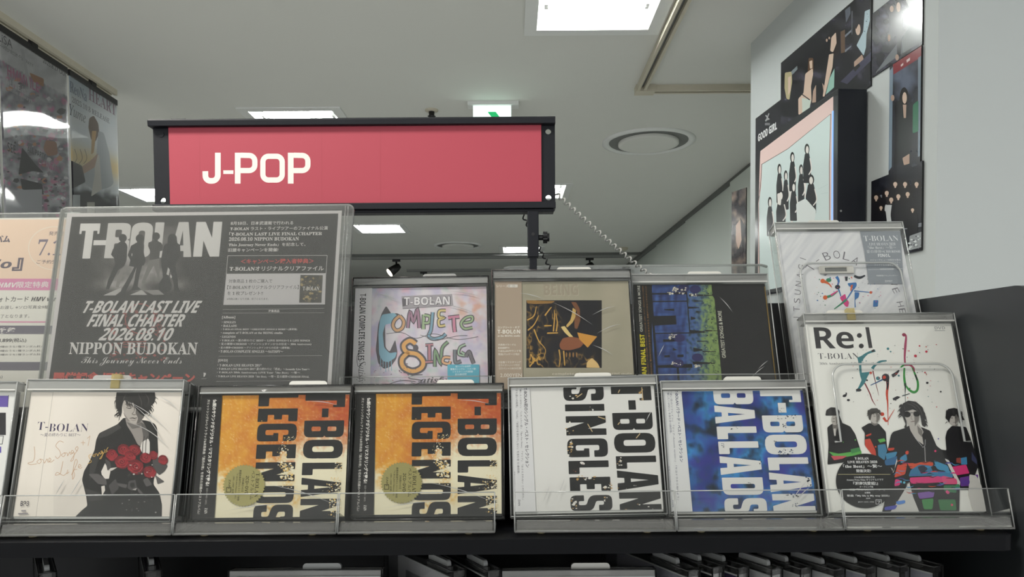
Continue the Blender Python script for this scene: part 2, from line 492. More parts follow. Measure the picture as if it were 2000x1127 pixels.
# ------------------------------------------------------------------ acrylic trays
def tray(x0, x1, y, z, tilt, lip, depth, label, group, feet=True, back=.035):
    cx = (x0 + x1) / 2; w = (x1 - x0) / 2
    t = thing('display_tray', label, 'display tray', (cx, y, z), group=group)
    tk = .0016
    c, s = math.cos(tilt), math.sin(tilt)
    def slab(u0, u1, off, name, mat, wx=w):
        p = [(off * c + u0 * s, u0 * c - off * s), (off * c + u1 * s, u1 * c - off * s),
             ((off + tk) * c + u1 * s, u1 * c - (off + tk) * s), ((off + tk) * c + u0 * s, u0 * c - (off + tk) * s)]
        return MB().prism(p, -wx, wx, 'x').build(name, mat, t)
    fl_ = slab(.0015, lip, 0, 'front_lip', 'clear')
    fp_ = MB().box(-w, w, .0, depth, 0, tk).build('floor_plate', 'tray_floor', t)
    if feet:
        MB().prism([(.0018, .0017), (.0075, .0017), (.0075 + .006 * s, .0095), (.0018 + .008 * s, .0095)], -w + .002, w - .002, 'x').build('lip_refraction', 'tray_floor', fl_)  # milky block added to imitate bright refractions along the lip foot
    p0 = depth
    MB().prism([(p0, .0), (p0 + tk, 0), (p0 + tk + back * s, back * c), (p0 + back * s, back * c)], -w, w, 'x').build('back_plate', 'sheet', t)
    # cut edges of the acrylic lip, brightness put into their milky colour
    e = MB()
    e.tube([(-w, lip * s, lip * c), (w, lip * s, lip * c)], .00055, 6)
    e.tube([(-w, .002, .001), (w, .002, .001)], .0008, 6)
    for sx in (-w, w):
        e.tube([(sx, .001, .001), (sx, lip * s, lip * c)], .0006, 6)
        e.tube([(sx, .001, .001), (sx, depth, .001)], .0006, 6)
    e.build('cut_edge', 'edge', fl_)
    # folded gusset in both front corners
    for sx in (-1, 1):
        g = MB().prism([(.002, .001), (.05, .001), (lip * .5 * s + .0005, lip * .5 * c)], sx * (w - .0014), sx * w, 'x')
        g.build('side_gusset', 'clear', t)
        if feet:
            f = MB().tube([(sx * (w - .024), .012, -.0031), (sx * (w - .024), .012, 0)], [.0032, .0042], 12)
            f.build('rubber_foot', 'foot', fp_)
    return t
TG = 'clear acrylic trays along the front of the shelf'
TL = ['clear tray at the far left edge, under the white case with purple bands',
      'clear tray under the pale case showing a man with red roses',
      'clear tray under the orange case nearest the man with roses',
      'clear tray under the orange case in the middle',
      'clear tray under the white case with huge black rotated lettering',
      'clear tray under the blue case with white rotated lettering',
      'rightmost clear tray, under the tall video case showing four people']
TX = [(-.610, -.4640), (-.4620, -.3070), (-.3055, -.1590), (-.1575, -.0165), (.0015, .1462), (.1475, .2975), (.2990, .4500)]
for (x0, x1), lab in zip(TX, TL):
    tray(x0, x1, .6555, 1.2936, .30, .0365, .0745, lab, TG)
TG2 = 'clear trays on the upper step'
for (x0, x1), lab in zip([(-.1755, -.0225), (-.0210, .1240), (.1255, .2900), (.2915, .4500)],
                         ['upper tray under the pale graffiti-lettered case', 'upper tray under the tan case with dark square photo',
                          'upper tray under the black case with blue and green lettering', 'upper tray under the tall white paint-splash video case']):
    tray(x0, x1, .7435, 1.3990, .30, .0345, .085, lab, TG2, feet=False, back=.03)

t = thing('display_tray', 'flat clear ledge under the black concert flyer', 'display tray', (-.34, .732, 1.3986), group=TG2)
MB().box(-.16, .16, 0, .09, 0, .0014).build('floor_plate', 'clear', t)

# ------------------------------------------------------------------ discs and their lockable clear cases
POSE = {
 'love': ((-.3924, .6818, 1.3056), (-.2591, .01, .0154), .1445, .1184, [(61.3, 765.9), (355.7, 766.5), (331.4, 1008.8), (25.6, 1009.0)]),
 'leg1': ((-.2285, .6833, 1.3033), (-.2781, -.0006, .0117), .142, .1171, [(396.4, 773.1), (682.9, 770.6), (672.6, 1009.0), (374.3, 1012.1)]),
 'leg2': ((-.0817, .6918, 1.3032), (-.3025, -.0004, .0095), .142, .118, [(696.9, 769.6), (978.2, 767.3), (979.7, 1003.1), (685.9, 1006.0)]),
 'sing': ((.0715, .6923, 1.3056), (-.3256, -.009, .0145), .142, .1215, [(997.9, 758.7), (1277.0, 754.0), (1295.8, 994.3), (1002.9, 999.9)]),
 'ball': ((.2189, .6933, 1.3037), (-.3094, -.0013, .0043), .1385, .1179, [(1294.9, 764.7), (1567.7, 762.3), (1596.0, 996.9), (1310.7, 999.7)]),
 'dvdf': ((.3729, .6926, 1.3022), (-.3271, .0017, -.0113), .1475, .1901, [(1573.1, 633.7), (1857.0, 632.0), (1925.1, 999.0), (1618.7, 1000.0)]),
 'comp': ((-.096, .7693, 1.4151), (-.3067, -.0114, .0224), .142, .118, [(694.4, 563.6), (950.1, 559.4), (953.5, 763.6), (687.3, 768.9)]),
 'being': ((.0539, .7484, 1.4176), (-.3304, .0001, .0135), .142, .12, [(966.2, 550.7), (1226.8, 549.2), (1239.9, 760.2), (967.3, 762.4)]),
 'final': ((.2027, .7602, 1.4166), (-.3395, .0022, .0023), .142, .118, [(1237.0, 556.8), (1493.7, 555.6), (1517.9, 759.5), (1249.3, 760.9)]),
 'dvdb': ((.3776, .7902, 1.4212), (-.3521, -.0028, .0108), .1425, .183, [(1516.6, 453.1), (1757.5, 451.0), (1816.5, 745.8), (1558.4, 748.5)]),
 'poster': ((-.3281, .7364, 1.4001), (-.2117, .0109, -.0678), .297, .21, [(132.8, 417.7), (668.4, 412.3), (644.3, 804.4), (83.2, 799.5)]),
 'flyer': ((-.6377, .7612, 1.4019), (-.2776, -.0037, .0162), .32, .2145, [(-421.2, 430.3), (152.0, 425.7), (100.7, 797.2), (-511.8, 804.5)]),
 'cd0': ((-.5483, .6775, 1.3048), (-.2384, .0061, .0063), .145, .1198, [(-265.3, 766.8), (31.8, 766.3), (-1.9, 1014.5), (-309.6, 1015.3)]),
}
def moved(key, dy):
    (p, r, W, H, q) = POSE[key]
    v = Euler(r).to_matrix() @ Vector((0, dy, 0))
    return tuple(Vector(p) + v), r, W, H

def case(pos, rot, W, H, label, tab=0.0, top=.0085, thick=.0142, dark=False, grey=False, group=None, tall=False, tape=False, band=None, tabm='tab'):
    """lockable clear security case around one disc"""
    t = thing('security_case', label, 'security case', pos, rot, group)
    hw = W / 2 + .0025; z0, z1 = -.0048, H + top; y0 = -.0042; y1 = y0 + thick; k = .001
    MB().box(-hw, hw, y0, y0 + k, z0, z1).build('front_wall', 'sheet', t)
    b = MB().box(-hw, -hw + k, y0 + k, y1, z0, z1).box(hw - k, hw, y0 + k, y1, z0, z1).box(-hw + k, hw - k, y0 + k, y1, z0, z0 + k)
    b.box(-hw + k, hw - k, y1 - k, y1, z0 + k, z1 - k)
    b.build('case_shell', 'sheet', t)
    tb = MB().box(-hw + k, hw - k, y0 + k, y1 - k, H + .0022, z1 - .0002).build('top_band', band or ('rail_grey' if grey else 'rail'), t)  # milky block stands in for ceiling reflections on the top wall
    e = MB()
    fr = [(-hw, y0, z0), (hw, y0, z0), (hw, y0, z1), (-hw, y0, z1)]
    bk = [(-hw, y1, z0), (hw, y1, z0), (hw, y1, z1), (-hw, y1, z1)]
    r = .00075 if dark else .0006
    for i in range(4):
        e.tube([fr[i], fr[(i + 1) % 4]], r, 6).tube([fr[i], bk[i]], r, 6).tube([bk[i], bk[(i + 1) % 4]], r, 6)
    e.build('case_edge', 'edge_dark' if dark else 'edge', t)
    MB().box(-hw + k, hw - k, y0 - .0002, y0 + .0006, H + .0010, H + .0024).build('highlight_bar', 'edge_dark' if dark and not grey else 'bright_edge' if not grey else 'edge', tb)  # bar added as a painted highlight under the top band
    tw = .0185
    lt = MB().prism(rrect(tab - tw, tab + tw, z1, z1 + .0056, .0035, corners=(0, 0, 1, 1)), .0006, .0050)
    lt = lt.build('lock_tab', tabm, t, bevel=.0006)
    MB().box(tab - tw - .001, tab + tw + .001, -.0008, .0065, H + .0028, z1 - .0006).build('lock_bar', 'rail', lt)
    if tape:
        MB().box(tab + tape - .004, tab + tape + .004, -.0046, .0056, H + .003, z1 + .0058).build('tape_strip', 'tape', lt)
    if tall:      # raised rib of the tall case: an arched window
        x0, x1, zt, zb = -W / 2 + .018, W / 2 - .011, H * .765, H * .09
        pts = []
        for k_ in range(9):
            a = PI - PI / 2 * k_ / 8
            pts.append((x0 + .014 + .014 * math.cos(a), -.0052, zt - .014 + .014 * math.sin(a)))
        for k_ in range(9):
            a = PI / 2 - PI / 2 * k_ / 8
            pts.append((x1 - .014 + .014 * math.cos(a), -.0052, zt - .014 + .014 * math.sin(a)))
        pts = [(x0 - .006, -.0052, zb + H * .26), (x0, -.0052, zb + H * .26)] + pts + [(x1, -.0052, zb + H * .26), (x1 + .006, -.0052, zb + H * .26)]
        MB().tube(pts, .0011, 8).build('arched_rib', 'edge', t)
    return t

def disc(key, label, kind='cd', pose=None, group=None):
    """one boxed disc: Empty + jewel case + tray; the cover print is added later"""
    pos, rot, W, H = pose or POSE[key][:4]
    t = thing('cd_album' if kind == 'cd' else 'video_album', label, 'CD' if kind == 'cd' else 'DVD', pos, rot, group)
    w = W / 2
    if kind == 'cd':
        MB().box(-w, w, .0006, .0072, -.0022, H + .0012).build('disc_tray', 'tray_black' if key in ('leg1', 'leg2', 'final', 'being', 'comp') else 'tray_white', t, bevel=.0004)
        b = MB().box(-w - .0007, w + .0007, -.0024, -.0016, -.0024, H + .0014)
        b.box(-w - .0007, -w, -.0016, .0078, -.0024, H + .0014).box(w, w + .0007, -.0016, .0078, -.0024, H + .0014)
        b.build('jewel_case', 'sheet', t)
    else:
        MB().box(-w, w, .0006, .0078, -.001, H).build('keep_case', 'tray_white', t, bevel=.0012)
        MB().box(-w - .0004, w + .0004, -.0014, -.0011, -.001, H).build('clear_wrap', 'sheet', t)
    return t

def glint_wrinkles(parent, arcs, y=-.0028):  # film ridges whitened as painted glints
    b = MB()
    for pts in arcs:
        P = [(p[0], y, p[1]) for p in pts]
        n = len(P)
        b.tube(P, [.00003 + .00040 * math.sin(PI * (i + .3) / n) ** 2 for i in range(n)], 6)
    return b.build('wrap_glints', 'film', parent)
def arc(x0, z0, x1, z1, sag, n=10):
    sag *= .45
    return [(x0 + (x1 - x0) * i / n + sag * math.sin(PI * i / n) * .4, z0 + (z1 - z0) * i / n + sag * math.sin(PI * i / n)) for i in range(n + 1)]

# ------------------------------------------------------------------ printing
def _runs(base_up, base_lo, dig, gap=None):
    def f(s):
        o = ''
        for ch in s:
            if 'A' <= ch <= 'Z': o += chr(base_up + ord(ch) - 65)
            elif 'a' <= ch <= 'z': o += gap[ch] if gap and ch in gap else chr(base_lo + ord(ch) - 97)
            elif dig and '0' <= ch <= '9': o += chr(dig + ord(ch) - 48)
            else: o += ch
        return o
    return f
STY = {'r': lambda s: s,
       'b': _runs(0x1D5D4, 0x1D5EE, 0x1D7EC),          # bold sans
       'bi': _runs(0x1D63C, 0x1D656, 0x1D7EC),         # bold slanted sans
       's': _runs(0x1D400, 0x1D41A, 0x1D7CE),          # bold serif
       'i': _runs(0x1D434, 0x1D44E, 0, {'h': '\u210e'}),  # italic serif
       'sc': _runs(0x1D4D0, 0x1D4EA, 0)}               # bold script
_TC = {}
def glyphs(s, sty='r', off=0.0, res=3):
    key = (s, sty, off)
    if key not in _TC:
        cu = bpy.data.curves.new('lettering', 'FONT')
        cu.body = STY[sty](s)
        cu.offset = off
        cu.resolution_u = res
        ob = bpy.data.objects.new('lettering', cu)
        me = bpy.data.meshes.new_from_object(ob)
        vs = [(v.co.x, v.co.y) for v in me.vertices]
        fs = [tuple(p.vertices) for p in me.polygons]
        bpy.data.objects.remove(ob); bpy.data.curves.remove(cu); bpy.data.meshes.remove(me)
        xs = [v[0] for v in vs] or [0, 1]; ys = [v[1] for v in vs] or [0, 1]
        x0, x1, y0, y1 = min(xs), max(xs), min(ys), max(ys)
        _TC[key] = ([((x - x0) / max(1e-6, x1 - x0), (y - y0) / max(1e-6, y1 - y0)) for x, y in vs], fs)
    return _TC[key]

def rnd_poly(pts, rad, n=4):
    """rounds the corners of a polygon; rad: one radius or one per corner"""
    N = len(pts); out = []
    for i in range(N):
        p = Vector(pts[i]); a = Vector(pts[i - 1]) - p; b = Vector(pts[(i + 1) % N]) - p
        r = rad[i] if isinstance(rad, (list, tuple)) else rad
        r = min(r, a.length * .49, b.length * .49)
        if r < .05:
            out.append((p.x, p.y)); continue
        p0 = p + a.normalized() * r; p1 = p + b.normalized() * r
        for k in range(n + 1):
            t = k / n
            q = p0 * (1 - t) ** 2 + p * 2 * t * (1 - t) + p1 * t ** 2
            out.append((q.x, q.y))
    return out
# heavy wood-type capitals, 100 units tall
WOOD = {
 'T': (46, [(14, 0), (32, 0), (32, 79), (41, 79), (41, 70), (46, 70), (46, 100), (0, 100), (0, 70), (5, 70), (5, 79), (14, 79)], 1.5, []),
 '-': (20, [(0, 40), (20, 40), (20, 58), (0, 58)], 0, []),
 'I': (17, [(0, 0), (17, 0), (17, 100), (0, 100)], 1.5, []),
 'L': (33, [(0, 0), (33, 0), (33, 27), (17, 27), (17, 100), (0, 100)], [2, 2, 3, 2, 2, 2], []),
 'B': (41, [(0, 0), (41, 0), (41, 49), (37, 52), (41, 55), (41, 100), (0, 100)], [2, 14, 6, 1, 6, 14, 2], [rnd_poly([(15, 19), (26, 19), (26, 42), (15, 42)], 4), rnd_poly([(15, 59), (26, 59), (26, 81), (15, 81)], 4)]),
 'O': (47, [(0, 0), (47, 0), (47, 100), (0, 100)], 22, [rnd_poly([(16.5, 23), (30.5, 23), (30.5, 77), (16.5, 77)], 7)]),
 'D': (43, [(0, 0), (43, 0), (43, 100), (0, 100)], [2, 17, 17, 2], [rnd_poly([(16, 20), (27, 20), (27, 80), (16, 80)], 5)]),
 'A': (47, [(0, 0), (17, 0), (18, 17), (29, 17), (30, 0), (47, 0), (34, 100), (13, 100)], 1.5, [[(19.5, 33), (27.5, 33), (23.5, 76)]]),
 'N': (47, [(0, 0), (16, 0), (16, 46), (30, 0), (47, 0), (47, 100), (31, 100), (31, 54), (17, 100), (0, 100)], 1.5, []),
 'E': (35, [(0, 0), (35, 0), (35, 25), (17, 25), (17, 41), (29, 41), (29, 61), (17, 61), (17, 77), (34, 77), (34, 100), (0, 100)], [2, 2, 3, 2, 2, 2, 2, 2, 2, 3, 2, 2], []),
 'G': (45, [(0, 0), (45, 0), (45, 54), (24, 54), (24, 41), (29, 41), (29, 21), (16, 21), (16, 79), (29, 79), (29, 66), (45, 66), (45, 100), (0, 100)], [16, 10, 2, 2, 2, 2, 5, 5, 5, 5, 2, 2, 15, 16], []),
 'S': (43, [(0, 0), (43, 0), (43, 53), (16, 62), (16, 80), (27, 80), (27, 68), (43, 68), (43, 100), (0, 100), (0, 47), (27, 38), (27, 20), (16, 20), (16, 33), (0, 33)], [14, 14, 14, 5, 4, 4, 2, 2, 14, 14, 14, 5, 4, 4, 2, 2], []),
}

DEPTH = []
class Ink:
    """one printed sheet: faces in thin layers, each with its ink colour.
    Drawing units are those of the layout sheet whose corners quad lists; they are mapped onto the W x H card."""
    STEP = 9e-6
    def __init__(s, W, H, quad=None):
        s.W, s.H = W, H
        s.v, s.f, s.c = [], [], []
        s.L = 0
        s.o = (0, 0, 1)
        s.hm = s._homo(quad) if quad else None
    @staticmethod
    def _homo(q):
        (x0, y0), (x1, y1), (x2, y2), (x3, y3) = q      # unit square -> quad
        dx1, dx2, dx3 = x1 - x2, x3 - x2, x0 - x1 + x2 - x3
        dy1, dy2, dy3 = y1 - y2, y3 - y2, y0 - y1 + y2 - y3
        den = dx1 * dy2 - dx2 * dy1
        g = (dx3 * dy2 - dx2 * dy3) / den
        h = (dx1 * dy3 - dx3 * dy1) / den
        m = Matrix(((x1 - x0 + g * x1, x3 - x0 + h * x3, x0), (y1 - y0 + g * y1, y3 - y0 + h * y3, y0), (g, h, 1)))
        return m.inverted()
    def crop(s, x, y, k):
        s.o = (x, y, k); return s
    def uv(s, x, y):
        X, Y = s.o[0] + x / s.o[2], s.o[1] + y / s.o[2]
        if s.hm is None:
            return X / (s.W * 1000), Y / (s.H * 1000)     # plain millimetres
        v = s.hm @ Vector((X, Y, 1))
        return v.x / v.z, v.y / v.z
    def loc(s, x, y):
        u, v = s.uv(x, y)
        return ((u - .5) * s.W, (1 - v) * s.H)
    def put(s, pts, faces, cols, lift=True):
        """pts in card space (x, z); clamped to the card"""
        s.L += 1 if lift else .1          # no two faces share a plane
        b = len(s.v); w = s.W / 2; y = -s.L * s.STEP
        s.v += [(min(w, max(-w, p[0])), y, min(s.H, max(0, p[1]))) for p in pts]
        for i, f in enumerate(faces):
            s.f.append(tuple(b + k for k in f))
            s.c.append(cols if not isinstance(cols, list) else cols[i])
    def base(s, c):
        w = s.W / 2
        s.put([(-w, 0), (w, 0), (w, s.H), (-w, s.H)], [(0, 1, 2, 3)], c)
    def poly(s, pts, c, holes=(), r=0, lift=True):
        loops = [rnd_poly(l, r) if r else l for l in [pts] + list(holes)]
        L = [[s.loc(*p) for p in l] for l in loops]
        tr = tessellate_polygon([[Vector((x, z, 0)) for x, z in l] for l in L])
        s.put([p for l in L for p in l], [tuple(t) for t in tr], c, lift)
    def rect(s, x0, y0, x1, y1, c, lift=True):
        s.poly([(x0, y0), (x1, y0), (x1, y1), (x0, y1)], c, lift=lift)
    def ell(s, cx, cy, rx, ry, c, rot=0, n=22, lift=True, hole=None):
        a = math.radians(rot)
        def ring(kx, ky):
            return [(cx + kx * math.cos(t) * math.cos(a) - ky * math.sin(t) * math.sin(a), cy + kx * math.cos(t) * math.sin(a) + ky * math.sin(t) * math.cos(a)) for t in (2 * PI * k / n for k in range(n))]
        s.poly(ring(rx, ry), c, holes=[ring(rx * hole, ry * hole)] if hole else (), lift=lift)
    def line(s, pts, w, c, lift=True, closed=False):
        """stroke with mitred joints; w one width or one per point"""
        P = [Vector(p) for p in pts]
        n = len(P)
        if closed: P = P + [P[0]]; n += 1
        Wd = w if isinstance(w, (list, tuple)) else [w] * n
        vs = []
        for i in range(n):
            if closed and i in (0, n - 1): a, b_ = P[-2], P[1]
            else: a, b_ = P[max(i - 1, 0)], P[min(i + 1, n - 1)]
            d0 = (P[i] - a); d1 = (b_ - P[i])
            if d0.length < 1e-6: d0 = d1
            if d1.length < 1e-6: d1 = d0
            n0 = Vector((-d0.y, d0.x)).normalized(); n1 = Vector((-d1.y, d1.x)).normalized()
            m = n0 + n1
            m = m.normalized() if m.length > 1e-4 else n0
            k = min(2.0, 1 / max(.3, m.dot(n0)))
            vs += [P[i] + m * Wd[i] / 2 * k, P[i] - m * Wd[i] / 2 * k]
        s.put([s.loc(v.x, v.y) for v in vs], [(2 * i, 2 * i + 1, 2 * i + 3, 2 * i + 2) for i in range(n - 1)], c, lift)
    def curve(s, pts, w, c, lift=True, n=6):
        """smooth stroke through points"""
        P = [Vector(p) for p in pts]; out = []; ws = []
        Wd = list(w) + [w[-1]] * len(P) if isinstance(w, (list, tuple)) else [w] * len(P)
        for i in range(len(P) - 1):
            p0, p1, p2, p3 = P[max(i - 1, 0)], P[i], P[i + 1], P[min(i + 2, len(P) - 1)]
            for k in range(n):
                t = k / n
                q = .5 * ((2 * p1) + (p2 - p0) * t + (2 * p0 - 5 * p1 + 4 * p2 - p3) * t * t + (3 * p1 - p0 - 3 * p2 + p3) * t ** 3)
                out.append((q.x, q.y)); ws.append(Wd[i] * (1 - t) + Wd[i + 1] * t)
        out.append(tuple(P[-1])); ws.append(Wd[len(P) - 1])
        s.line(out, ws, c, lift)
    def card_box(s, x0, y0, x1, y1):
        a, b, c, d = s.loc(x0, y0), s.loc(x1, y0), s.loc(x1, y1), s.loc(x0, y1)
        return ((a[0] + d[0]) / 2, (c[1] + d[1]) / 2, (b[0] + c[0]) / 2, (a[1] + b[1]) / 2)
    def text(s, t, x0, y0, x1, y1, c, sty='r', rot=0, off=0.0, shear=0.0, lift=True):
        """lettering stretched to fill the box; rot 90 reads downwards, -90 upwards, else a small turn"""
        fat = 0.0
        if sty in ('b', 'bi') and off > .015:
            fat, off = off * .55, 0.0        # heavy cut: neighbouring copies of the same glyphs
        vs, fs = glyphs(t, sty, off)
        X0, Z0, X1, Z1 = s.card_box(x0, y0, x1, y1)
        out = []
        cx, cz = (X0 + X1) / 2, (Z0 + Z1) / 2
        a = -math.radians(rot) if rot not in (90, -90) else 0
        for u, v in vs:
            u = u * (1 - abs(shear)) + shear * v if shear else u
            if rot == 90: x, z = X0 + v * (X1 - X0), Z1 - u * (Z1 - Z0)
            elif rot == -90: x, z = X1 - v * (X1 - X0), Z0 + u * (Z1 - Z0)
            else: x, z = X0 + u * (X1 - X0), Z0 + v * (Z1 - Z0)
            if a:
                dx, dz = x - cx, z - cz
                x, z = cx + dx * math.cos(a) - dz * math.sin(a), cz + dx * math.sin(a) + dz * math.cos(a)
            out.append((x, z))
        s.put(out, fs, c, lift)
        if fat:
            dx = fat * (Z1 - Z0 if rot not in (90, -90) else X1 - X0)
            for ox, oz in ((dx, 0), (-dx, 0), (0, dx * .8), (0, -dx * .8)):
                s.put([(x + ox, z + oz) for x, z in out], fs, c, False)
    def wood(s, ch, x0, y0, x1, y1, c, rot=0, lift=True, slant=0.0):
        w, outer, r, hl = WOOD[ch]
        loops = [rnd_poly(outer, r)] + hl
        ylo, yhi = (40, 58) if ch == '-' else (0, 100)
        X0, Z0, X1, Z1 = s.card_box(x0, y0, x1, y1)
        L = []
        for l in loops:
            q = []
            for x, y in l:
                u, v = x / w, (y - ylo) / (yhi - ylo)
                if rot == 90: q.append((X0 + v * (X1 - X0), Z1 - u * (Z1 - Z0)))
                elif rot == -90: q.append((X1 - v * (X1 - X0), Z0 + u * (Z1 - Z0)))
                else: q.append((X0 + (u + slant * v) * (X1 - X0), Z0 + v * (Z1 - Z0)))
            L.append(q)
        tr = tessellate_polygon([[Vector((x, z, 0)) for x, z in l] for l in L])
        s.put([p for l in L for p in l], [tuple(t) for t in tr], c, lift)
    def grid(s, x0, y0, x1, y1, nx, ny, fn):
        """field of small cells, fn(x, y) -> ink colour at layout coordinates"""
        pts, cols, fs, fc = [], [], [], []
        for j in range(ny + 1):
            for i in range(nx + 1):
                x, y = x0 + (x1 - x0) * i / nx, y0 + (y1 - y0) * j / ny
                pts.append(s.loc(x, y)); cols.append(fn(x, y))
        for j in range(ny):
            for i in range(nx):
                a = j * (nx + 1) + i
                q = (a, a + nx + 1, a + nx + 2, a + 1)
                fs.append(q); fc.append([cols[k] for k in q])
        s.put(pts, fs, fc)
    def specks(s, n, box, size, cols, seed=1, keep=None):
        """irregular chips of ink, all in one layer"""
        R = random.Random(seed)
        s.L += 1
        for _ in range(n):
            x, y = R.uniform(box[0], box[2]), R.uniform(box[1], box[3])
            if keep and not keep(x, y): continue
            k = R.randint(4, 7); r = size * R.uniform(.3, 1) ** 1.5
            a0 = R.uniform(0, 6.28); el = R.uniform(.4, 1)
            pts = [(x + r * R.uniform(.6, 1.2) * math.cos(a0 + 2 * PI * i / k), y + r * el * R.uniform(.6, 1.2) * math.sin(a0 + 2 * PI * i / k)) for i in range(k)]
            L = [s.loc(*p) for p in pts]
            s.put(L, [tuple(range(k))], R.choice(cols), False)
    def build(s, name, parent, mat='ink', y=0.0, label=None):
        DEPTH.append((s.L, parent.name, name))
        me = bpy.data.meshes.new(name)
        me.from_pydata(s.v, [], s.f)
        at = me.color_attributes.new('ink', 'FLOAT_COLOR', 'CORNER')
        buf = []
        cache = {}
        def lc(c):
            if c not in cache: cache[c] = (*lin(c), 1.0)
            return cache[c]
        for f, c in zip(s.f, s.c):
            if isinstance(c, list):
                for q in c: buf.extend((*lin(q), 1.0))
            else:
                buf.extend(lc(tuple(c)) * len(f))
        at.data.foreach_set('color', buf)
        me.materials.append(M[mat])
        o = bpy.data.objects.new(name, me)
        COL.objects.link(o)
        o.parent = parent
        o.location = (0, y, 0)
        if label: o['label'] = label
        return o
def mixc(a, b, t):
    t = min(1, max(0, t))
    return tuple(a[i] * (1 - t) + b[i] * t for i in range(3))
def nz(x, y, s=1.0, seed=0.0):
    return noise.noise(Vector((x * s, y * s, seed)))
def fbm(x, y, s=1.0, seed=0.0, o=4):
    return sum(noise.noise(Vector((x * s * 2 ** k, y * s * 2 ** k, seed + k * 7.3))) / 2 ** k for k in range(o))

# ------------------------------------------------------------------ J-POP lettering on the sign
q = [(329.8, 248.4), (1056.8, 243.0), (1057.7, 397.8), (333.5, 403.1)]
k = Ink(.444, .0937, q)
k.base((164, 66, 79))
k.crop(280, 180, 2.439)
wc = (228, 216, 210)
def arcpts(cx, cy, r, a0, a1, n=6):
    return [(cx + r * math.cos(math.radians(a0 + (a1 - a0) * i / n)), cy + r * math.sin(math.radians(a0 + (a1 - a0) * i / n))) for i in range(n + 1)]
k.line([(357, 290), (357, 396)] + arcpts(330, 397, 27, 0, 90) + arcpts(322, 400, 24, 90, 180) + [(297.5, 378)], 27, wc)
k.rect(383, 374, 431, 391, wc)
for x in (438, 690):
    k.rect(x, 290, x + 27, 437, wc)
    k.line([(x + 27, 302)] + arcpts(x + 68, 330, 27, -90, 0) + arcpts(x + 68, 348, 27, 0, 90) + [(x + 27, 375)], 25, wc, lift=False)
k.line(arcpts(598, 334, 27, 180, 270) + arcpts(636, 334, 27, 270, 360) + arcpts(636, 393, 27, 0, 90) + arcpts(598, 393, 27, 90, 180), 25, wc, closed=True)
k.line([(270, 160), (272, 540)], .8, (156, 68, 76))
k.line([(850, 160), (852, 540)], .8, (156, 68, 76))
k.line([(1130, 160), (1131, 540)], .8, (156, 68, 76))
t_ = k.build('sign_face', sign, 'ink_matt', label='red printed sign face with white lettering')
t_.location = (SX - .0264, -.0015, sz0 - 1.5155)
# the sign face is a board with its own thickness
S_(MB().box(sx0, sx1, SY - .0012, SY + .0015, sz0, sz1), 'backing_board', 'frame')

# exit sign face
k = Ink(.198, .207, [(926, 201), (998, 201), (998, 274), (926, 274)])
k.base((225, 250, 240))
k.crop(280, 180, 2.439)
G_ = (30, 150, 88)
k.poly([(1642, 78), (1680, 78), (1702, 106), (1664, 106)], G_)
k.poly([(1664, 106), (1702, 106), (1690, 150), (1730, 180), (1715, 188), (1670, 160), (1640, 200), (1622, 196), (1650, 150)], G_)
e_ = k.build('sign_face', EXIT, 'lit_sign', label='backlit white face with green pictogram')
e_.location = (-.003, -.0008, -.225)

# ------------------------------------------------------------------ black concert flyer in its clear card sleeve
p, r, W, H, q = POSE['poster']
fl = thing('flyer', 'black concert flyer in clear sleeve with four standing silhouettes in smoke', 'flyer', p, r)
k = Ink(W, H, q)
k.base((232, 226, 224))
BK = (34, 31, 28); WH = (238, 232, 228)
k.poly([(142, 424.5), (661.5, 418), (637, 798), (90, 793)], BK)
k.crop(80, 390, 5.366)
def smoke(x, y):
    g = .55 * math.exp(-((x - 1000) / 330) ** 2 - ((y - 560) / 260) ** 2)
    g += .75 * math.exp(-((x - 1050) / 300) ** 2 - ((y - 830) / 170) ** 2)
    g += .4 * math.exp(-((x - 700) / 200) ** 2 - ((y - 900) / 60) ** 2) + .35 * math.exp(-((x - 1480) / 150) ** 2 - ((y - 900) / 60) ** 2)
    g += .35 * math.exp(-((x - 1330) / 120) ** 2 - ((y - 330) / 120) ** 2)
    g *= .75 + .6 * fbm(x, y, .006, 3)
    ex = min(1, max(0, (x - 430) / 150), max(0, (1760 - x) / 150)) * min(1, max(0, (y - 215) / 80)) * min(1, max(0, (1010 - y) / 60))
    return mixc(BK, (226, 220, 216), max(0, g) * ex)
k.grid(430, 215, 1760, 1010, 110, 80, smoke)
for ch, x0, y0, x1, y1 in (('T', 400, 255, 610, 622), ('-', 558, 430, 690, 482), ('B', 690, 250, 935, 618), ('O', 945, 245, 1170, 615), ('L', 1190, 243, 1370, 612), ('A', 1370, 240, 1600, 606), ('N', 1618, 238, 1890, 602)):
    k.wood(ch, x0, y0, x1, y1, (240, 235, 231) if ch in 'T-N' else (222, 217, 213), slant=-.0)
SIL = (26, 24, 22)
k.poly([(1190, 430), (1135, 455), (1130, 490), (1150, 540), (1145, 640), (1125, 720), (1180, 700), (1200, 680), (1240, 690), (1255, 545), (1280, 540), (1287, 500), (1270, 460), (1235, 440)], (58, 55, 52))
k.poly([(1145, 640), (1060, 880), (1085, 880), (1190, 690), (1225, 800), (1238, 880), (1250, 800), (1250, 620)], (120, 116, 112))
k.ell(1214, 388, 41, 40, SIL); k.rect(1192, 400, 1232, 445, SIL, lift=False)
k.poly([(838, 445), (790, 480), (760, 530), (742, 580), (775, 620), (785, 680), (760, 740), (710, 850), (690, 940), (720, 945), (745, 890), (815, 745), (880, 700), (905, 640), (915, 500), (905, 470), (880, 445)], SIL)
k.poly([(840, 740), (800, 870), (790, 925), (820, 925), (850, 850), (890, 700)], (135, 130, 126))
k.ell(866, 408, 42, 43, SIL); k.rect(842, 415, 890, 460, SIL, lift=False)
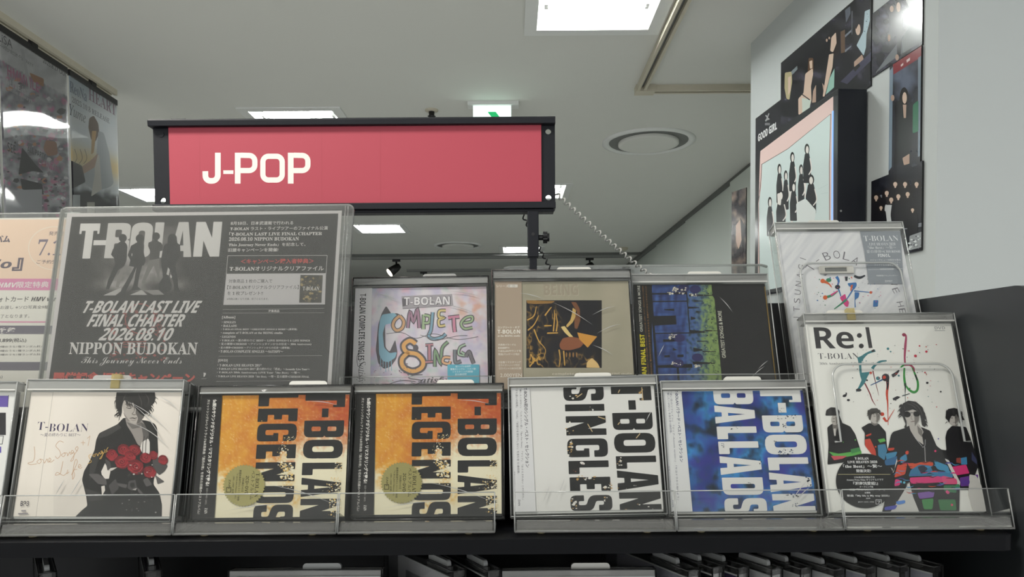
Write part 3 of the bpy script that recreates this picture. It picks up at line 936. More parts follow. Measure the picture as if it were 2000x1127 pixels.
k.poly([(1010, 455), (950, 490), (935, 540), (918, 585), (945, 640), (930, 700), (985, 710), (920, 830), (850, 950), (845, 990), (895, 992), (905, 950), (960, 840), (1010, 710), (985, 860), (970, 915), (950, 958), (1060, 948), (1020, 915), (1040, 800), (1070, 690), (1085, 697), (1105, 645), (1085, 560), (1090, 480), (1060, 455)], SIL)
k.poly([(958, 570), (966, 568), (963, 600), (957, 592)], (200, 195, 190))
k.ell(1045, 412, 44, 45, SIL); k.rect(1015, 420, 1075, 465, SIL, lift=False)
k.poly([(1345, 455), (1300, 480), (1285, 520), (1268, 620), (1270, 700), (1280, 760), (1285, 820), (1240, 890), (1240, 940), (1270, 972), (1330, 975), (1375, 945), (1378, 900), (1345, 800), (1322, 790), (1335, 710), (1370, 770), (1385, 840), (1400, 900), (1400, 960), (1465, 970), (1445, 920), (1440, 840), (1418, 700), (1430, 650), (1460, 610), (1468, 540), (1465, 480), (1430, 455)], SIL)
k.poly([(1340, 715), (1358, 740), (1345, 800), (1322, 785)], (205, 200, 196)); k.poly([(1368, 785), (1382, 815), (1370, 830), (1360, 810)], (205, 200, 196), lift=False)
k.ell(1385, 415, 48, 52, SIL); k.poly([(1340, 415), (1430, 415), (1440, 470), (1335, 455)], SIL, lift=False)
k.poly([(660, 1008), (850, 925), (850, 960), (790, 1008)], (190, 185, 182)); k.poly([(940, 1003), (1060, 952), (1075, 958), (1120, 1003)], (190, 185, 182), lift=False)
k.poly([(1090, 955), (1240, 950), (1300, 1000), (1180, 1003)], (150, 146, 143), lift=False)
k.crop(80, 570, 5.634)
RD = (168, 78, 70)
R = random.Random(4)
for cx, cy, rr in ((1100, 300, 170), (1310, 430, 66), (1310, 430, 30)):
    k.ell(cx, cy, rr, rr, RD, hole=.93)
for i in range(6):
    a = PI * i / 3
    k.line([(1310, 430), (1310 + 62 * math.cos(a), 430 + 62 * math.sin(a))], 6, RD, lift=i == 0)
k.specks(240, (750, 190, 1370, 760), 26, [RD, (140, 66, 60), (120, 56, 50)], 5, lambda x, y: abs(x - 1060) > 210 or y < 330 or y > 650 or R.random() < .25)
for yy in (556, 583, 610): k.line([(910, yy), (1170, yy - 4)], 8, RD, lift=False)
k.text('T-BOLAN LAST LIVE', 455, 105, 1778, 237, WH, 'b', off=.035, shear=.045)
k.text('FINAL CHAPTER', 520, 252, 1615, 388, WH, 'b', off=.035, shear=.05)
k.text('2026.08.10', 650, 402, 1485, 540, WH, 'b', off=.03, shear=.07)
k.text('NIPPON BUDOKAN', 325, 560, 1730, 694, WH, 's', off=.008)
k.text('This Journey Never Ends', 455, 722, 1560, 824, WH, 'sc', off=-.008)
k.text('開催記念 旧譜キャンペーン', 150, 888, 1705, 1010, (226, 84, 70), off=.05)
k.crop(400, 400, 5.634)
for t, x0, y0, x1, y1 in (('8月10日、日本武道館で行われる', 293, 188, 980, 228), ('T-BOLAN ラスト・ライブツアーのファイナル公演', 288, 245, 1360, 287),
                          ('「T-BOLAN LAST LIVE FINAL CHAPTER', 278, 303, 1298, 345), ('2026.08.10 NIPPON BUDOKAN', 275, 362, 1042, 403),
                          ('This Journey Never Ends」を記念して、', 270, 425, 1115, 468), ('旧譜キャンペーンを開催!', 266, 482, 815, 524)):
    k.text(t, x0, y0, x1, y1, WH, 's', off=.012)
k.line([(262, 567), (1353, 564), (1340, 762), (245, 768)], 4, WH, closed=True)
k.text('＜キャンペーン購入者特典＞', 405, 600, 1205, 655, (226, 84, 74), 's', off=.02)
k.text('T-BOLANオリジナルクリアファイル', 282, 682, 1315, 735, WH, 's', off=.014)
k.poly([(245, 768), (1340, 762), (1328, 1102), (213, 1108)], (222, 216, 216))
DK = (60, 55, 52)
k.text('対象商品 1 枚のご購入で', 272, 825, 750, 866, DK, 's', off=.004); k.text('【T-BOLANオリジナルクリアファイル】', 256, 890, 1040, 936, DK, 's', off=.004)
k.text('を 1 枚プレゼント!!', 258, 958, 648, 1001, DK, 's', off=.004); k.text('※特典は無くなり次第、終了となります。', 252, 1030, 710, 1054, DK)
k.poly([(1060, 778), (1305, 782), (1290, 1085), (1045, 1083)], (62, 57, 46))
k.specks(70, (1065, 795, 1280, 1070), 30, [(160, 138, 92), (120, 106, 74), (90, 82, 62), (40, 38, 34), (180, 156, 104)], 8)
k.text('T-BOLAN', 1085, 906, 1266, 950, WH, 's')
k.crop(390, 570, 5.634)
k.line([(265, 201), (1375, 189)], 3, (190, 186, 180)); k.line([(262, 241), (1380, 236)], 3, (190, 186, 180), lift=False)
k.text('対象商品', 765, 203, 885, 230, WH, off=.02)
for t, x0, y0, x1, y1 in (('[Album]', 256, 271, 400, 306), ('・SINGLES', 254, 328, 405, 352), ('・BALLADS', 249, 367, 415, 392),
        ('・T-BOLAN FINAL BEST ～GREATEST SONGS & MORE～(通常盤)', 247, 406, 1080, 432), ('・complete of T-BOLAN at the BEING studio', 243, 446, 920, 474),
        ('・LEGENDS', 238, 488, 405, 512), ('・T-BOLAN ～夏の終わりに BEST～ LOVE SONGS+1 & LIFE SONGS', 233, 527, 1220, 554),
        ('・愛の爆弾=CHERISH ～アインシュタインからの伝言～ 30th Anniversary', 228, 567, 1240, 595), ('・愛の爆弾=CHERISH ～アインシュタインからの伝言～(通常盤)', 224, 608, 1000, 635),
        ('・T-BOLAN COMPLETE SINGLES ～SATISFY～', 220, 648, 925, 676), ('[DVD]', 213, 747, 317, 780), ('・T-BOLAN LIVE HEAVEN 2014', 207, 799, 690, 827),
        ('・T-BOLAN LIVE HEAVEN 2017 夏の終わりに「再会」～Acoustic Live Tour～', 203, 839, 1220, 868), ('・T-BOLAN 30th Anniversary LIVE Tour「the Best」～繋～', 200, 880, 1115, 908),
        ('・T-BOLAN LIVE HEAVEN 2020「the Best」～繋～ 愛の爆弾=CHERISH FINAL', 196, 922, 1215, 950)):
    k.text(t, x0, y0, x1, y1, WH, 's', off=.006)
k.line([(220, 714), (1355, 707)], 3, (190, 186, 180)); k.line([(190, 991), (1335, 979)], 3, (190, 186, 180), lift=False)
k.text('B', 50, 895, 80, 945, WH, 's', off=.03); k.line([(30, 961), (82, 960)], 6, (150, 146, 140))
k.build('printed_sheet', fl, 'ink', y=-.0012)
w = W / 2
MB().box(-w, w, -.0011, -.0004, 0, H).build('paper', 'paper_edge', fl)
o_ = rrect(-w - .0062, w + .0125, 0, H + .006, .006)
sf_ = MB().prism(o_, -.0042, -.0036).build('sleeve_front', 'sleeve', fl)
MB().prism(o_, .0006, .0012).build('sleeve_back', 'sleeve', fl)
e = MB()
pts = [(x, -.0015, z) for x, z in o_]; e.tube(pts + [pts[0]], .0009, 6)
e.tube([(w + .0045, -.0040, 0), (w + .0045, -.0040, H + .004)], .0005, 6).tube([(w + .0075, -.0040, 0), (w + .0075, -.0040, H + .004)], .0005, 6)
e.box(-w - .006, -w - .004, -.0035, .0005, 0, H + .004)
e.build('sleeve_edge', 'sleeve_edge', sf_)

# pink flyer to the left, partly out of view
p, r, W, H, q = POSE['flyer']
fp = thing('flyer', 'pale pink announcement flyer at left edge, partly behind the black flyer', 'flyer', p, r)
k = Ink(W, H, q); k.base((240, 236, 226)); k.crop(0, 410, 3.22)
k.rect(-1800, 62, 600, 436, (248, 216, 190)); k.rect(-1800, 437, 370, 510, (224, 138, 178))
k.text('HMV限定特典', -8, 455, 310, 494, WH, 'bi', off=.03)
PU = (74, 62, 84)
k.text('ニューアルバム', -260, 165, 70, 210, PU, off=.05); k.text('『Volo', -250, 310, 78, 372, PU, 'bi', off=.02)
k.text('』', 84, 305, 148, 388, PU, off=.03)
k.ell(345, 245, 164, 138, (248, 232, 214), hole=.965, n=48)
k.text('発売日', 312, 138, 402, 164, PU); k.text('7.1', 242, 188, 392, 290, (112, 100, 122), 's'); k.text('ご予約受付中', 235, 318, 425, 342, PU)
k.text('オリジナルフォトカード HMV ver.', -250, 550, 365, 583, (52, 46, 50), 'bi', off=.01)
k.text('お買い上げの方にてお渡し ※ソロ写真全9種)', -260, 607, 318, 632, (92, 86, 88)); k.text('無くなり次第終了となります。', -200, 662, 190, 686, (92, 86, 88))
k.rect(-1800, 706, 320, 714, (226, 140, 176)); k.rect(-1800, 733, 400, 786, (106, 100, 114)); k.text('初回限定盤', -140, 745, 102, 783, WH, off=.05)
k.text('¥4,899(税込)', -30, 812, 170, 842, (52, 46, 50), 'bi', off=.01)
for yy in (860, 886, 910): k.text('オリジナルカード初回生産 ver.全9種のうち1種ランダム封入', -350, yy, 280, yy + 13, (92, 86, 88))
k.rect(-1800, 962, 400, 1015, (106, 100, 114)); k.text('通常盤 ¥3,300(税込)', -240, 1045, 20, 1070, (52, 46, 50)); k.text('通常 ver. 全10種のうち1種', -100, 1090, 160, 1104, (92, 86, 88))
k.build('printed_sheet', fp, 'ink', y=-.0012)
w = W / 2
MB().box(-w, w, -.0011, -.0004, 0, H).build('paper', 'paper_edge', fp)
o_ = rrect(-w - .004, w + .006, 0, H + .005, .005)
MB().prism(o_, -.0036, -.0031).build('sleeve_front', 'sleeve', fp)
pts = [(x, -.0015, z) for x, z in o_]
MB().tube(pts + [pts[0]], .0008, 6).build('sleeve_edge', 'sleeve_edge', fp)

# clear card holder standing behind the upper row
t = thing('card_holder', 'wide clear card holder with pale blue paper standing behind the upper row', 'card holder', (.158, .935, 1.515))
o_ = rrect(-.168, .166, 0, .0505, .005, corners=(0, 0, 1, 1))
MB().prism(o_, -.002, -.0012).build('front_sheet', 'sleeve', t)
MB().prism(o_, .0012, .002).build('back_sheet', 'sleeve', t)
MB().box(-.160, .160, -.0006, .0006, 0, .036).build('paper', surf('pale_blue_paper', (178, 182, 194), .7, var=.03), t)
MB().tube([(-.167, 0, .048), (-.160, 0, .0503), (.158, 0, .0503), (.165, 0, .048)], .0016, 6).build('top_fold', 'sleeve_edge', t)

# ------------------------------------------------------------------ front row: man with roses
def cover_ink(key, crop):
    p, r, W, H, q = POSE[key]
    return Ink(W, H, q).crop(*crop)

def rose(k, x, y, r, sd):
    R = random.Random(sd)
    k.ell(x, y, r, r * .88, (108, 22, 30), rot=R.uniform(0, 90))
    for i in range(5):
        a = R.uniform(0, 6.28)
        k.ell(x + r * .5 * math.cos(a), y + r * .42 * math.sin(a), r * .5, r * .38, ((138, 28, 38), (122, 24, 34), (152, 36, 46))[i % 3], rot=math.degrees(a), n=14, lift=i == 0)
    k.ell(x, y - r * .1, r * .56, r * .46, (150, 34, 44), n=16); k.ell(x, y - r * .12, r * .42, r * .33, (96, 18, 26), n=16)
    k.curve([(x + r * (.38 - .035 * i) * math.cos(.9 * i + sd), y - r * .12 + r * (.3 - .028 * i) * math.sin(.9 * i + sd)) for i in range(9)], r * .09, (176, 54, 60))
    k.curve([(x - r * .85, y + r * .1), (x - r * .3, y + r * .62), (x + r * .4, y + r * .58), (x + r * .85, y)], r * .08, (170, 50, 58), lift=False)

al = disc('love', 'pale CD showing a man in a dark jacket holding red roses', 'cd')
k = cover_ink('love', (0, 720, 3.315))
k.base((242, 233, 222))
k.line([(346, 140), (232, 965)], 2.5, (188, 180, 174))
k.grid(346, 170, 1160, 950, 30, 30, lambda x, y: mixc((243, 234, 224), (230, 221, 211), .5 + .5 * math.sin(x * .01 + y * .004)) if x > 346 - (y - 140) * .138 + 4 else (242, 233, 222))
NV = (58, 48, 84)
k.text('T-', 243, 346, 312, 397, NV, 's', off=-.012); k.text('BOLAN', 318, 356, 572, 408, NV, 's', off=-.014)
k.text('～夏の終わりに BEST～', 262, 417, 522, 440, (108, 100, 116))
GO = (208, 172, 142)
k.curve([(222, 505), (226, 560), (215, 600), (182, 612), (200, 622), (240, 616)], 3.5, GO)
k.curve([(252, 590), (240, 605), (255, 615), (268, 598), (258, 586), (280, 592), (288, 612), (302, 588), (306, 588), (312, 606), (330, 592), (322, 578), (316, 596), (330, 606), (352, 590)], 3.5, GO, lift=False)
k.curve([(412, 478), (385, 470), (362, 500), (385, 530), (392, 560), (372, 582), (358, 566)], 3.5, GO)
k.curve([(412, 548), (398, 560), (412, 570), (424, 552), (414, 546), (436, 548), (438, 565), (452, 540), (458, 556), (478, 540), (466, 530), (462, 548), (480, 545), (474, 590), (458, 598), (480, 560), (505, 520), (500, 505), (488, 520), (502, 535)], 3.5, GO, lift=False)
k.line([(525, 480), (552, 480)], 3.5, GO); k.line([(538, 466), (538, 496)], 3.5, GO, lift=False); k.line([(566, 452), (584, 436), (570, 500)], 3.5, GO, lift=False)
k.curve([(408, 600), (398, 650), (388, 682), (360, 690), (372, 672), (410, 692), (432, 676)], 3.5, GO)
k.curve([(440, 655), (434, 680), (448, 668)], 3.5, GO, lift=False)
k.curve([(462, 690), (500, 610), (490, 590), (476, 640), (470, 715), (484, 690), (478, 660), (500, 652)], 3.5, GO, lift=False)
k.curve([(505, 640), (525, 630), (515, 620), (508, 636), (520, 646), (532, 638)], 3.5, GO, lift=False)
k.crop(150, 755, 4.333)
JK = (31, 29, 29)
k.poly([(395, 265), (345, 320), (190, 395), (165, 450), (150, 540), (100, 650), (60, 720), (45, 790), (60, 850), (80, 930), (90, 1010), (40, 1050), (-20, 1110), (720, 1110), (722, 1000), (700, 900), (650, 830), (660, 700), (690, 560), (680, 350), (660, 315), (600, 290)], JK, r=14)
k.poly([(352, 318), (205, 392), (178, 440), (260, 420), (380, 350)], (62, 60, 59)); k.poly([(110, 660), (150, 560), (200, 560), (160, 700), (110, 800)], (56, 54, 53), lift=False)
k.poly([(70, 860), (190, 900), (230, 960), (100, 970)], (60, 58, 57), lift=False)
k.poly([(240, 650), (207, 720), (212, 746), (240, 782), (272, 780), (286, 716), (262, 690)], (228, 220, 212)); k.poly([(208, 845), (236, 838), (240, 880), (214, 926)], (222, 214, 206), lift=False)
k.poly([(410, 270), (425, 330), (470, 400), (515, 490), (560, 520), (600, 480), (612, 400), (575, 320), (545, 280)], (150, 143, 138), r=10)
k.poly([(540, 300), (575, 320), (612, 400), (600, 480), (568, 510), (560, 400)], (96, 92, 90), r=8); k.poly([(420, 300), (500, 330), (545, 300), (540, 345), (470, 360)], (112, 107, 104), r=8)
k.poly([(535, 525), (552, 470), (606, 440), (618, 470), (618, 580), (560, 570)], (222, 216, 210), r=8)
for x in (556, 582): k.curve([(x + 18, 420), (x + 5, 470), (x, 575)], 6, (58, 55, 54), lift=x == 556)
k.poly([(395, 268), (440, 380), (505, 500), (520, 560), (455, 480), (385, 360)], (30, 29, 29)); k.poly([(600, 292), (625, 370), (622, 570), (640, 560), (660, 420), (640, 320)], (32, 31, 31), lift=False)
# face
k.poly([(384, 120), (388, 170), (400, 225), (418, 275), (452, 308), (500, 320), (535, 305), (570, 258), (590, 200), (600, 130), (520, 80), (420, 85)], (182, 174, 167), r=16)
k.poly([(500, 110), (600, 120), (590, 205), (568, 260), (535, 306), (505, 318), (520, 268), (498, 225), (505, 170)], (100, 95, 92), r=10)
k.poly([(415, 140), (470, 150), (478, 172), (425, 172)], (120, 113, 108), r=6); k.poly([(392, 215), (425, 262), (455, 300), (430, 290), (405, 250)], (140, 132, 127), r=6, lift=False)
k.curve([(410, 150), (440, 148), (475, 158)], [3, 8, 5], (50, 47, 46)); k.curve([(418, 178), (445, 186), (470, 178)], [3, 7, 3], (40, 38, 37), lift=False)
k.curve([(490, 170), (486, 210), (470, 232), (490, 240), (506, 232)], [5, 4, 6, 7, 4], (108, 101, 97), lift=False)
k.curve([(448, 270), (475, 266), (488, 270), (512, 264)], [4, 8, 8, 4], (66, 58, 58)); k.curve([(460, 284), (485, 288), (505, 280)], 4, (130, 120, 116), lift=False)
# hair
k.poly([(338, 50), (330, 110), (336, 180), (350, 212), (372, 262), (382, 220), (384, 170), (394, 128), (412, 112), (426, 150), (440, 128), (462, 150), (480, 132), (492, 175), (508, 200), (540, 235), (572, 252), (588, 225), (596, 246), (606, 200), (622, 200), (630, 165), (656, 140), (668, 100), (662, 50)], (40, 38, 38))
for pts in ([(345, 120), (318, 170)], [(352, 190), (360, 270), (352, 290)], [(640, 80), (690, 110)], [(620, 160), (650, 200), (640, 215)], [(600, 190), (614, 240), (600, 250)], [(470, 120), (500, 190)], [(520, 150), (548, 240)], [(350, 70), (322, 100)], [(655, 120), (676, 150)]):
    k.curve(pts if len(pts) > 2 else [pts[0], ((pts[0][0] + pts[1][0]) / 2 + 6, (pts[0][1] + pts[1][1]) / 2), pts[1]], [9, 5, 1.5], (44, 42, 41), lift=False)
R = random.Random(2)
for i in range(26):
    a = R.uniform(0, 1)
    if i % 2: bx, by, dx = 350 + R.uniform(-6, 14), 70 + 170 * a, -1
    else: bx, by, dx = 628 - 24 * a + R.uniform(-10, 8), 70 + 160 * a, 1
    L_ = R.uniform(18, 46)
    k.curve([(bx, by), (bx + dx * L_ * .55, by + L_ * .35), (bx + dx * L_ * R.uniform(.4, 1), by + L_ * R.uniform(.7, 1.2))], [13, 7, 1], (42, 40, 39), lift=False)
for i in range(10):
    bx = 410 + i * 18
    k.curve([(bx, 100), (bx + R.uniform(-4, 14), 135), (bx + R.uniform(4, 26), 150 + R.uniform(0, 34) + i * 6)], [16, 9, 1.5], (42, 40, 39), lift=False)
for pts in ([(420, 60), (400, 100), (395, 140)], [(520, 60), (545, 120), (550, 180)], [(580, 60), (610, 110), (600, 160)]):
    k.curve(pts, [3, 6, 2], (84, 80, 78), lift=False)
# leaves and bouquet
LF = (74, 71, 71)
for i, pts in enumerate(([(100, 742), (180, 738), (250, 785), (256, 835), (180, 825)], [(640, 600), (700, 600), (740, 640), (772, 672), (745, 718), (700, 752), (650, 700)], [(665, 748), (745, 806), (685, 828)], [(240, 610), (285, 640), (292, 690), (262, 715)],
                         [(330, 815), (430, 830), (420, 862), (360, 845)], [(440, 800), (500, 790), (510, 860), (470, 885), (430, 860)], [(510, 850), (565, 905), (560, 930), (520, 890)], [(270, 840), (330, 780), (360, 860), (300, 920)], [(560, 790), (600, 770), (640, 830), (590, 850)])):
    k.poly(pts, LF if i % 2 else (90, 86, 86), r=12)
k.poly([(455, 815), (490, 812), (494, 850), (470, 860), (452, 845)], (40, 38, 38), r=8)
k.poly([(290, 690), (345, 684), (300, 712), (262, 716)], (210, 203, 196), r=4); k.poly([(470, 872), (512, 858), (500, 880)], (170, 164, 160), r=4, lift=False)
for i, (x, y, rr) in enumerate([(490, 540, 54), (400, 536, 54), (650, 583, 40), (300, 582, 52), (456, 590, 50), (585, 606, 50), (384, 642, 60), (733, 622, 44), (502, 682, 70), (620, 725, 56)]):
    rose(k, x, y, rr, i + 3)
k.specks(30, (250, 900, 680, 1080), 10, [(120, 116, 114), (160, 156, 152), (80, 77, 76)], 12)
k.specks(14, (420, 660, 680, 780), 14, [(190, 186, 180), (60, 58, 58)], 13)
k.curve([(270, 515), (255, 540), (262, 548), (245, 560)], 4, (222, 178, 96)); 
k.curve([(130, 570), (105, 590), (120, 620), (126, 640), (96, 655)], 4, (222, 178, 96), lift=False)
k.curve([(150, 575), (140, 590), (158, 592), (160, 574), (176, 572), (182, 588), (196, 560), (206, 574), (222, 552), (210, 548), (216, 565), (226, 560), (214, 605), (198, 612), (222, 580), (244, 545), (236, 535)], 4, (222, 178, 96), lift=False)
k.crop(0, 720, 3.315)
k.text('ВЭЗ', 138, 858, 190, 890, (60, 52, 70), 'bi', off=.03); k.line([(142, 921), (172, 920)], 8, (150, 144, 150)); k.line([(122, 940), (186, 938)], 8, (150, 144, 150), lift=False)
k.build('cover_sheet', al)
glint_wrinkles(al, [arc(.020, .110, .064, .080, .006), arc(.024, .108, .060, .070, .008), arc(.050, .114, .070, .102, .003), arc(.028, .088, .066, .064, .006), arc(-.035, .018, -.028, .034, .003), arc(-.022, .016, -.012, .036, .004)])
case(*POSE['love'][:4], 'security case around the man with roses, with yellowed tape on its tab', tab=.003, top=.0115, tape=.006, tabm='rail')
pp, rr_, W, H = moved('love', .0152)
case(pp, rr_, W, H, 'second security case standing directly behind the man with roses', tab=.003, top=.0115, tabm='rail')
t = thing('cd_album', 'spare CD hidden behind the one with red roses, only its edge showing', 'CD', pp, rr_)
MB().box(-W / 2, W / 2, .0006, .0072, -.0022, H + .0012).build('disc_tray', 'tray_black', t)
MB().box(-W / 2, W / 2, -.0002, .0004, 0, H).build('cover_sheet', 'paper_edge', t)

# ------------------------------------------------------------------ two copies of the orange case
CREAM = (238, 229, 198)
def legends_bg(x, y):
    u = (x - 247) / 803; v = (y - 160) / 785
    n1 = fbm(x, y, .012, 1); n2 = nz(x, y, .05, 5); n3 = nz(x, y, .19, 2)
    top = mixc((218, 152, 50), (184, 80, 38), min(1, max(0, u * 1.15 - .05 + n1 * .25)))
    top = mixc(top, (240, 190, 90), max(0, n2) * .45)
    edge = .50 + .16 * math.sin(u * 5.2 + .4) + .10 * (u < .25) + n1 * .12 + n2 * .10 + n3 * .07
    t = (v - edge + .13) / .22
    c = mixc(top, CREAM, t)
    for cx, cy, s in ((.42, .93, .07), (.62, .86, .06), (.02, .72, .06), (.55, .72, .05)):
        g = math.exp(-((u - cx) ** 2 + (v - cy) ** 2) / s ** 2) * (.6 + n2)
        c = mixc(c, (222, 160, 60), g * .7)
    return mixc(c, (250, 246, 232), max(0, n3 - .25) * .8)
def legends(key, label, tab, group):
    t = disc(key, label, 'cd', group=group)
    p, r, W, H, _ = POSE[key]
    k = Ink(W, H, POSE['leg2'][4]).crop(660, 720, 3.315)
    k.base(CREAM)
    k.grid(240, 158, 1062, 950, 120, 118, legends_bg)
    INK = (27, 26, 28)
    tb = [('T', 100, 238), ('-', 246, 302), ('B', 323, 430), ('O', 446, 566), ('L', 593, 672), ('A', 688, 812), ('N', 824, 944)]
    for ch, y0, y1 in tb:
        if ch == '-': k.wood(ch, 884, y0, 926, y1, INK, 90)
        else: k.wood(ch, 775, y0, 1029, y1, INK, 90)
    for ch, y0, y1 in [('L', 120, 232), ('E', 246, 331), ('G', 343, 456), ('E', 476, 568), ('N', 590, 712), ('D', 742, 852), ('S', 862, 985)]:
        k.wood(ch, 478, y0, 730, y1, INK, 90)
    CH = [CREAM, (244, 236, 210), (232, 196, 120)]
    k.specks(260, (610, 420, 730, 760), 7, CH, 3, lambda x, y: abs(x - 668 - 30 * math.sin(y * .02)) < 34)
    k.specks(90, (640, 590, 720, 700), 11, CH, 4)
    k.specks(220, (930, 690, 1030, 790), 7, CH, 5, lambda x, y: (x - 930) / 100 > random.Random(int(x * 7 + y)).random() * .8)
    k.specks(120, (960, 820, 1035, 940), 8, CH, 6); k.specks(60, (985, 590, 1030, 660), 6, CH, 7); k.specks(40, (480, 160, 1040, 940), 4, CH, 8)
    cs_ = k.build('cover_sheet', t)
    # black paper strip folded over the left of the case
    k = Ink(W, H, POSE['leg2'][4]).crop(660, 720, 3.315)
    k.poly([(70, 140), (247, 140), (247, 160), (232, 960), (70, 960)], (24, 21, 22))
    k.text('伝説のサウンドがデジタル・リマスタリングで甦る!', 178, 190, 204, 742, (240, 236, 230), rot=90, off=.03)
    k.text('大ヒットシングル+レアトラック&未発表曲「満月の夜」を収めた究極のベストアルバム!', 139, 190, 157, 922, (224, 219, 212), rot=90, off=.012)
    k.text('2CD + DVD / ZACL', 172, 756, 182, 862, (190, 186, 180), rot=90); k.text('ZAIN', 168, 884, 186, 920, (240, 236, 230), 's', rot=90)
    k.build('paper_strip', t, y=-.0009, label='black paper strip with white vertical lettering')
    # gold seal
    k = Ink(W, H, POSE['leg2'][4]).crop(660, 720, 3.315)
    n = 44
    k.poly([(413 + (136 if i % 2 else 126) * math.cos(PI * i / n), 740 + (136 if i % 2 else 126) * math.sin(PI * i / n)) for i in range(2 * n)], (160, 152, 98))
    for i, (txt, x0, x1, y0, y1, st) in enumerate((('T-BOLAN', 483, 508, 660, 815, 's'), ('ベストアルバム', 455, 478, 645, 830, 'r'), ('2CD+DVD', 421, 441, 678, 798, 'b'), ('【特典DVD】', 398, 412, 692, 778, 'r'),
                                             ('貴重映像満載のヒストリー映像', 376, 390, 640, 838, 'r'), ("「T-BOLAN History of」", 357, 371, 660, 822, 'r'), ("1991-1999' 収録", 337, 351, 680, 795, 'r'), ('ZAIN', 314, 326, 700, 760, 'r'))):
        k.text(txt, x0, y0, x1, y1, (66, 60, 30), st, rot=90, off=.01 if st == 'r' else 0)
    k.line([(303, 752), (303, 782), (330, 782), (330, 752)], 4, (66, 60, 30), closed=True)
    k.build('gold_seal', cs_, 'gold', y=-.0011, label='round gold seal sticker with serrated edge')
    glint_wrinkles(t, [arc(.030, .110, .060, .106, .003), arc(-.04, .006, .02, .012, .004), arc(.0, .030, .06, .012, .004)])
    case(p, r, W, H, 'security case around the orange CD ' + ('beside the man with roses' if key == 'leg1' else 'in the middle of the front row'), tab=tab, top=.0085, dark=True, grey=True)
    return t
mg, nt, out = new_mat('gold_foil')
pb = nt.nodes.new('ShaderNodeBsdfPrincipled'); at = nt.nodes.new('ShaderNodeAttribute'); at.attribute_name = 'ink'
nt.links.new(at.outputs['Color'], pb.inputs['Base Color']); pb.inputs['Metallic'].default_value = .55; pb.inputs['Roughness'].default_value = .32
nt.links.new(pb.outputs[0], out.inputs[0]); M['gold'] = mg
LG = 'copies of the orange disc with black rotated lettering'
legends('leg1', 'orange CD with black rotated lettering and gold seal, beside the man with roses', .030, LG)
legends('leg2', 'orange CD with black rotated lettering and gold seal, middle of the front row', .026, LG)

# ------------------------------------------------------------------ white and blue cases with rotated lettering
al = disc('sing', 'white CD with huge black rotated lettering', 'cd')
k = cover_ink('sing', (980, 710, 3.22)); k.base((232, 230, 226))
INK = (27, 27, 29)
for ch, x0, x1, y0, y1 in (('T', 686, 938, 96, 233), ('-', 797, 843, 231, 291), ('B', 697, 949, 309, 417), ('O', 706, 966, 437, 561), ('L', 719, 972, 581, 661), ('A', 727, 985, 670, 797), ('N', 740, 1002, 808, 926),
                           ('S', 387, 641, 118, 234), ('I', 398, 645, 256, 299), ('N', 404, 656, 330, 451), ('G', 412, 667, 472, 588), ('L', 420, 673, 611, 694), ('E', 428, 684, 714, 806), ('S', 432, 695, 828, 926)):
    k.wood(ch, x0, y0, x1, y1, INK, 90)
TN = [(236, 232, 224), (214, 178, 120), (190, 150, 90), (232, 226, 214)]
for bx, sd, n, sz in (((400, 330, 450, 450), 1, 7, 10), ((410, 480, 440, 580), 2, 16, 13), ((640, 750, 690, 800), 3, 14, 13), ((470, 705, 620, 730), 4, 10, 14), ((850, 150, 890, 230), 5, 9, 12), ((720, 590, 760, 650), 6, 10, 10), ((430, 850, 470, 920), 7, 12, 13), ((740, 880, 1000, 920), 8, 9, 9), ((640, 840, 665, 870), 9, 6, 9), ((390, 190, 520, 220), 10, 5, 12), ((730, 740, 980, 790), 11, 8, 7), ((500, 255, 640, 300), 12, 4, 7)):
    k.specks(n, bx, sz, TN, sd)
for pts in ([(470, 215), (505, 190)], [(845, 470), (870, 440)], [(540, 380), (570, 430)], [(732, 185), (742, 165)], [(605, 335), (650, 350)], [(880, 150), (888, 232)], [(730, 385), (742, 370)]):
    k.line(pts, 5, (222, 194, 146), lift=False)
k.ell(507, 627, 16, 8, (236, 232, 226), rot=20)
k.specks(8, (430, 630, 560, 690), 7, [(150, 60, 60), (170, 90, 70)], 21)
k.build('cover_sheet', al)
k = cover_ink('sing', (980, 710, 3.22))
k.poly([(30, 120), (176, 120), (176, 156), (215, 935), (60, 935)], (226, 225, 226))
for txt, x0, x1, y0, y1, of in (('T-BOLAN初のシングル・ベスト・セレクション', 143, 168, 155, 655, .02), ('「離したくはない」「じれったい愛」「Bye For Now」「マリア」「おさえきれない この気持ち」', 118, 132, 158, 855, 0), ('「すれ違いの純情」「LOVE」「刹那さを消せやしない」を含む全 12 曲収録。', 92, 106, 158, 695, 0), ('ZAIN', 104, 116, 855, 895, .01)):
    k.text(txt, x0, y0, x1, y1, (78, 74, 84), rot=90, off=of)
k.text('定価 ¥3,000(税込) ZACL-1007', 78, 680, 86, 850, (120, 116, 124), rot=90)
k.build('paper_strip', al, y=-.0009)
glint_wrinkles(al, [arc(-.044, .006, -.036, .024, .006), arc(-.030, .010, -.022, .030, .007), arc(.06, .085, .066, .095, .002)])
case(*POSE['sing'][:4], 'security case around the white CD with black lettering', tab=.011, top=.0095)

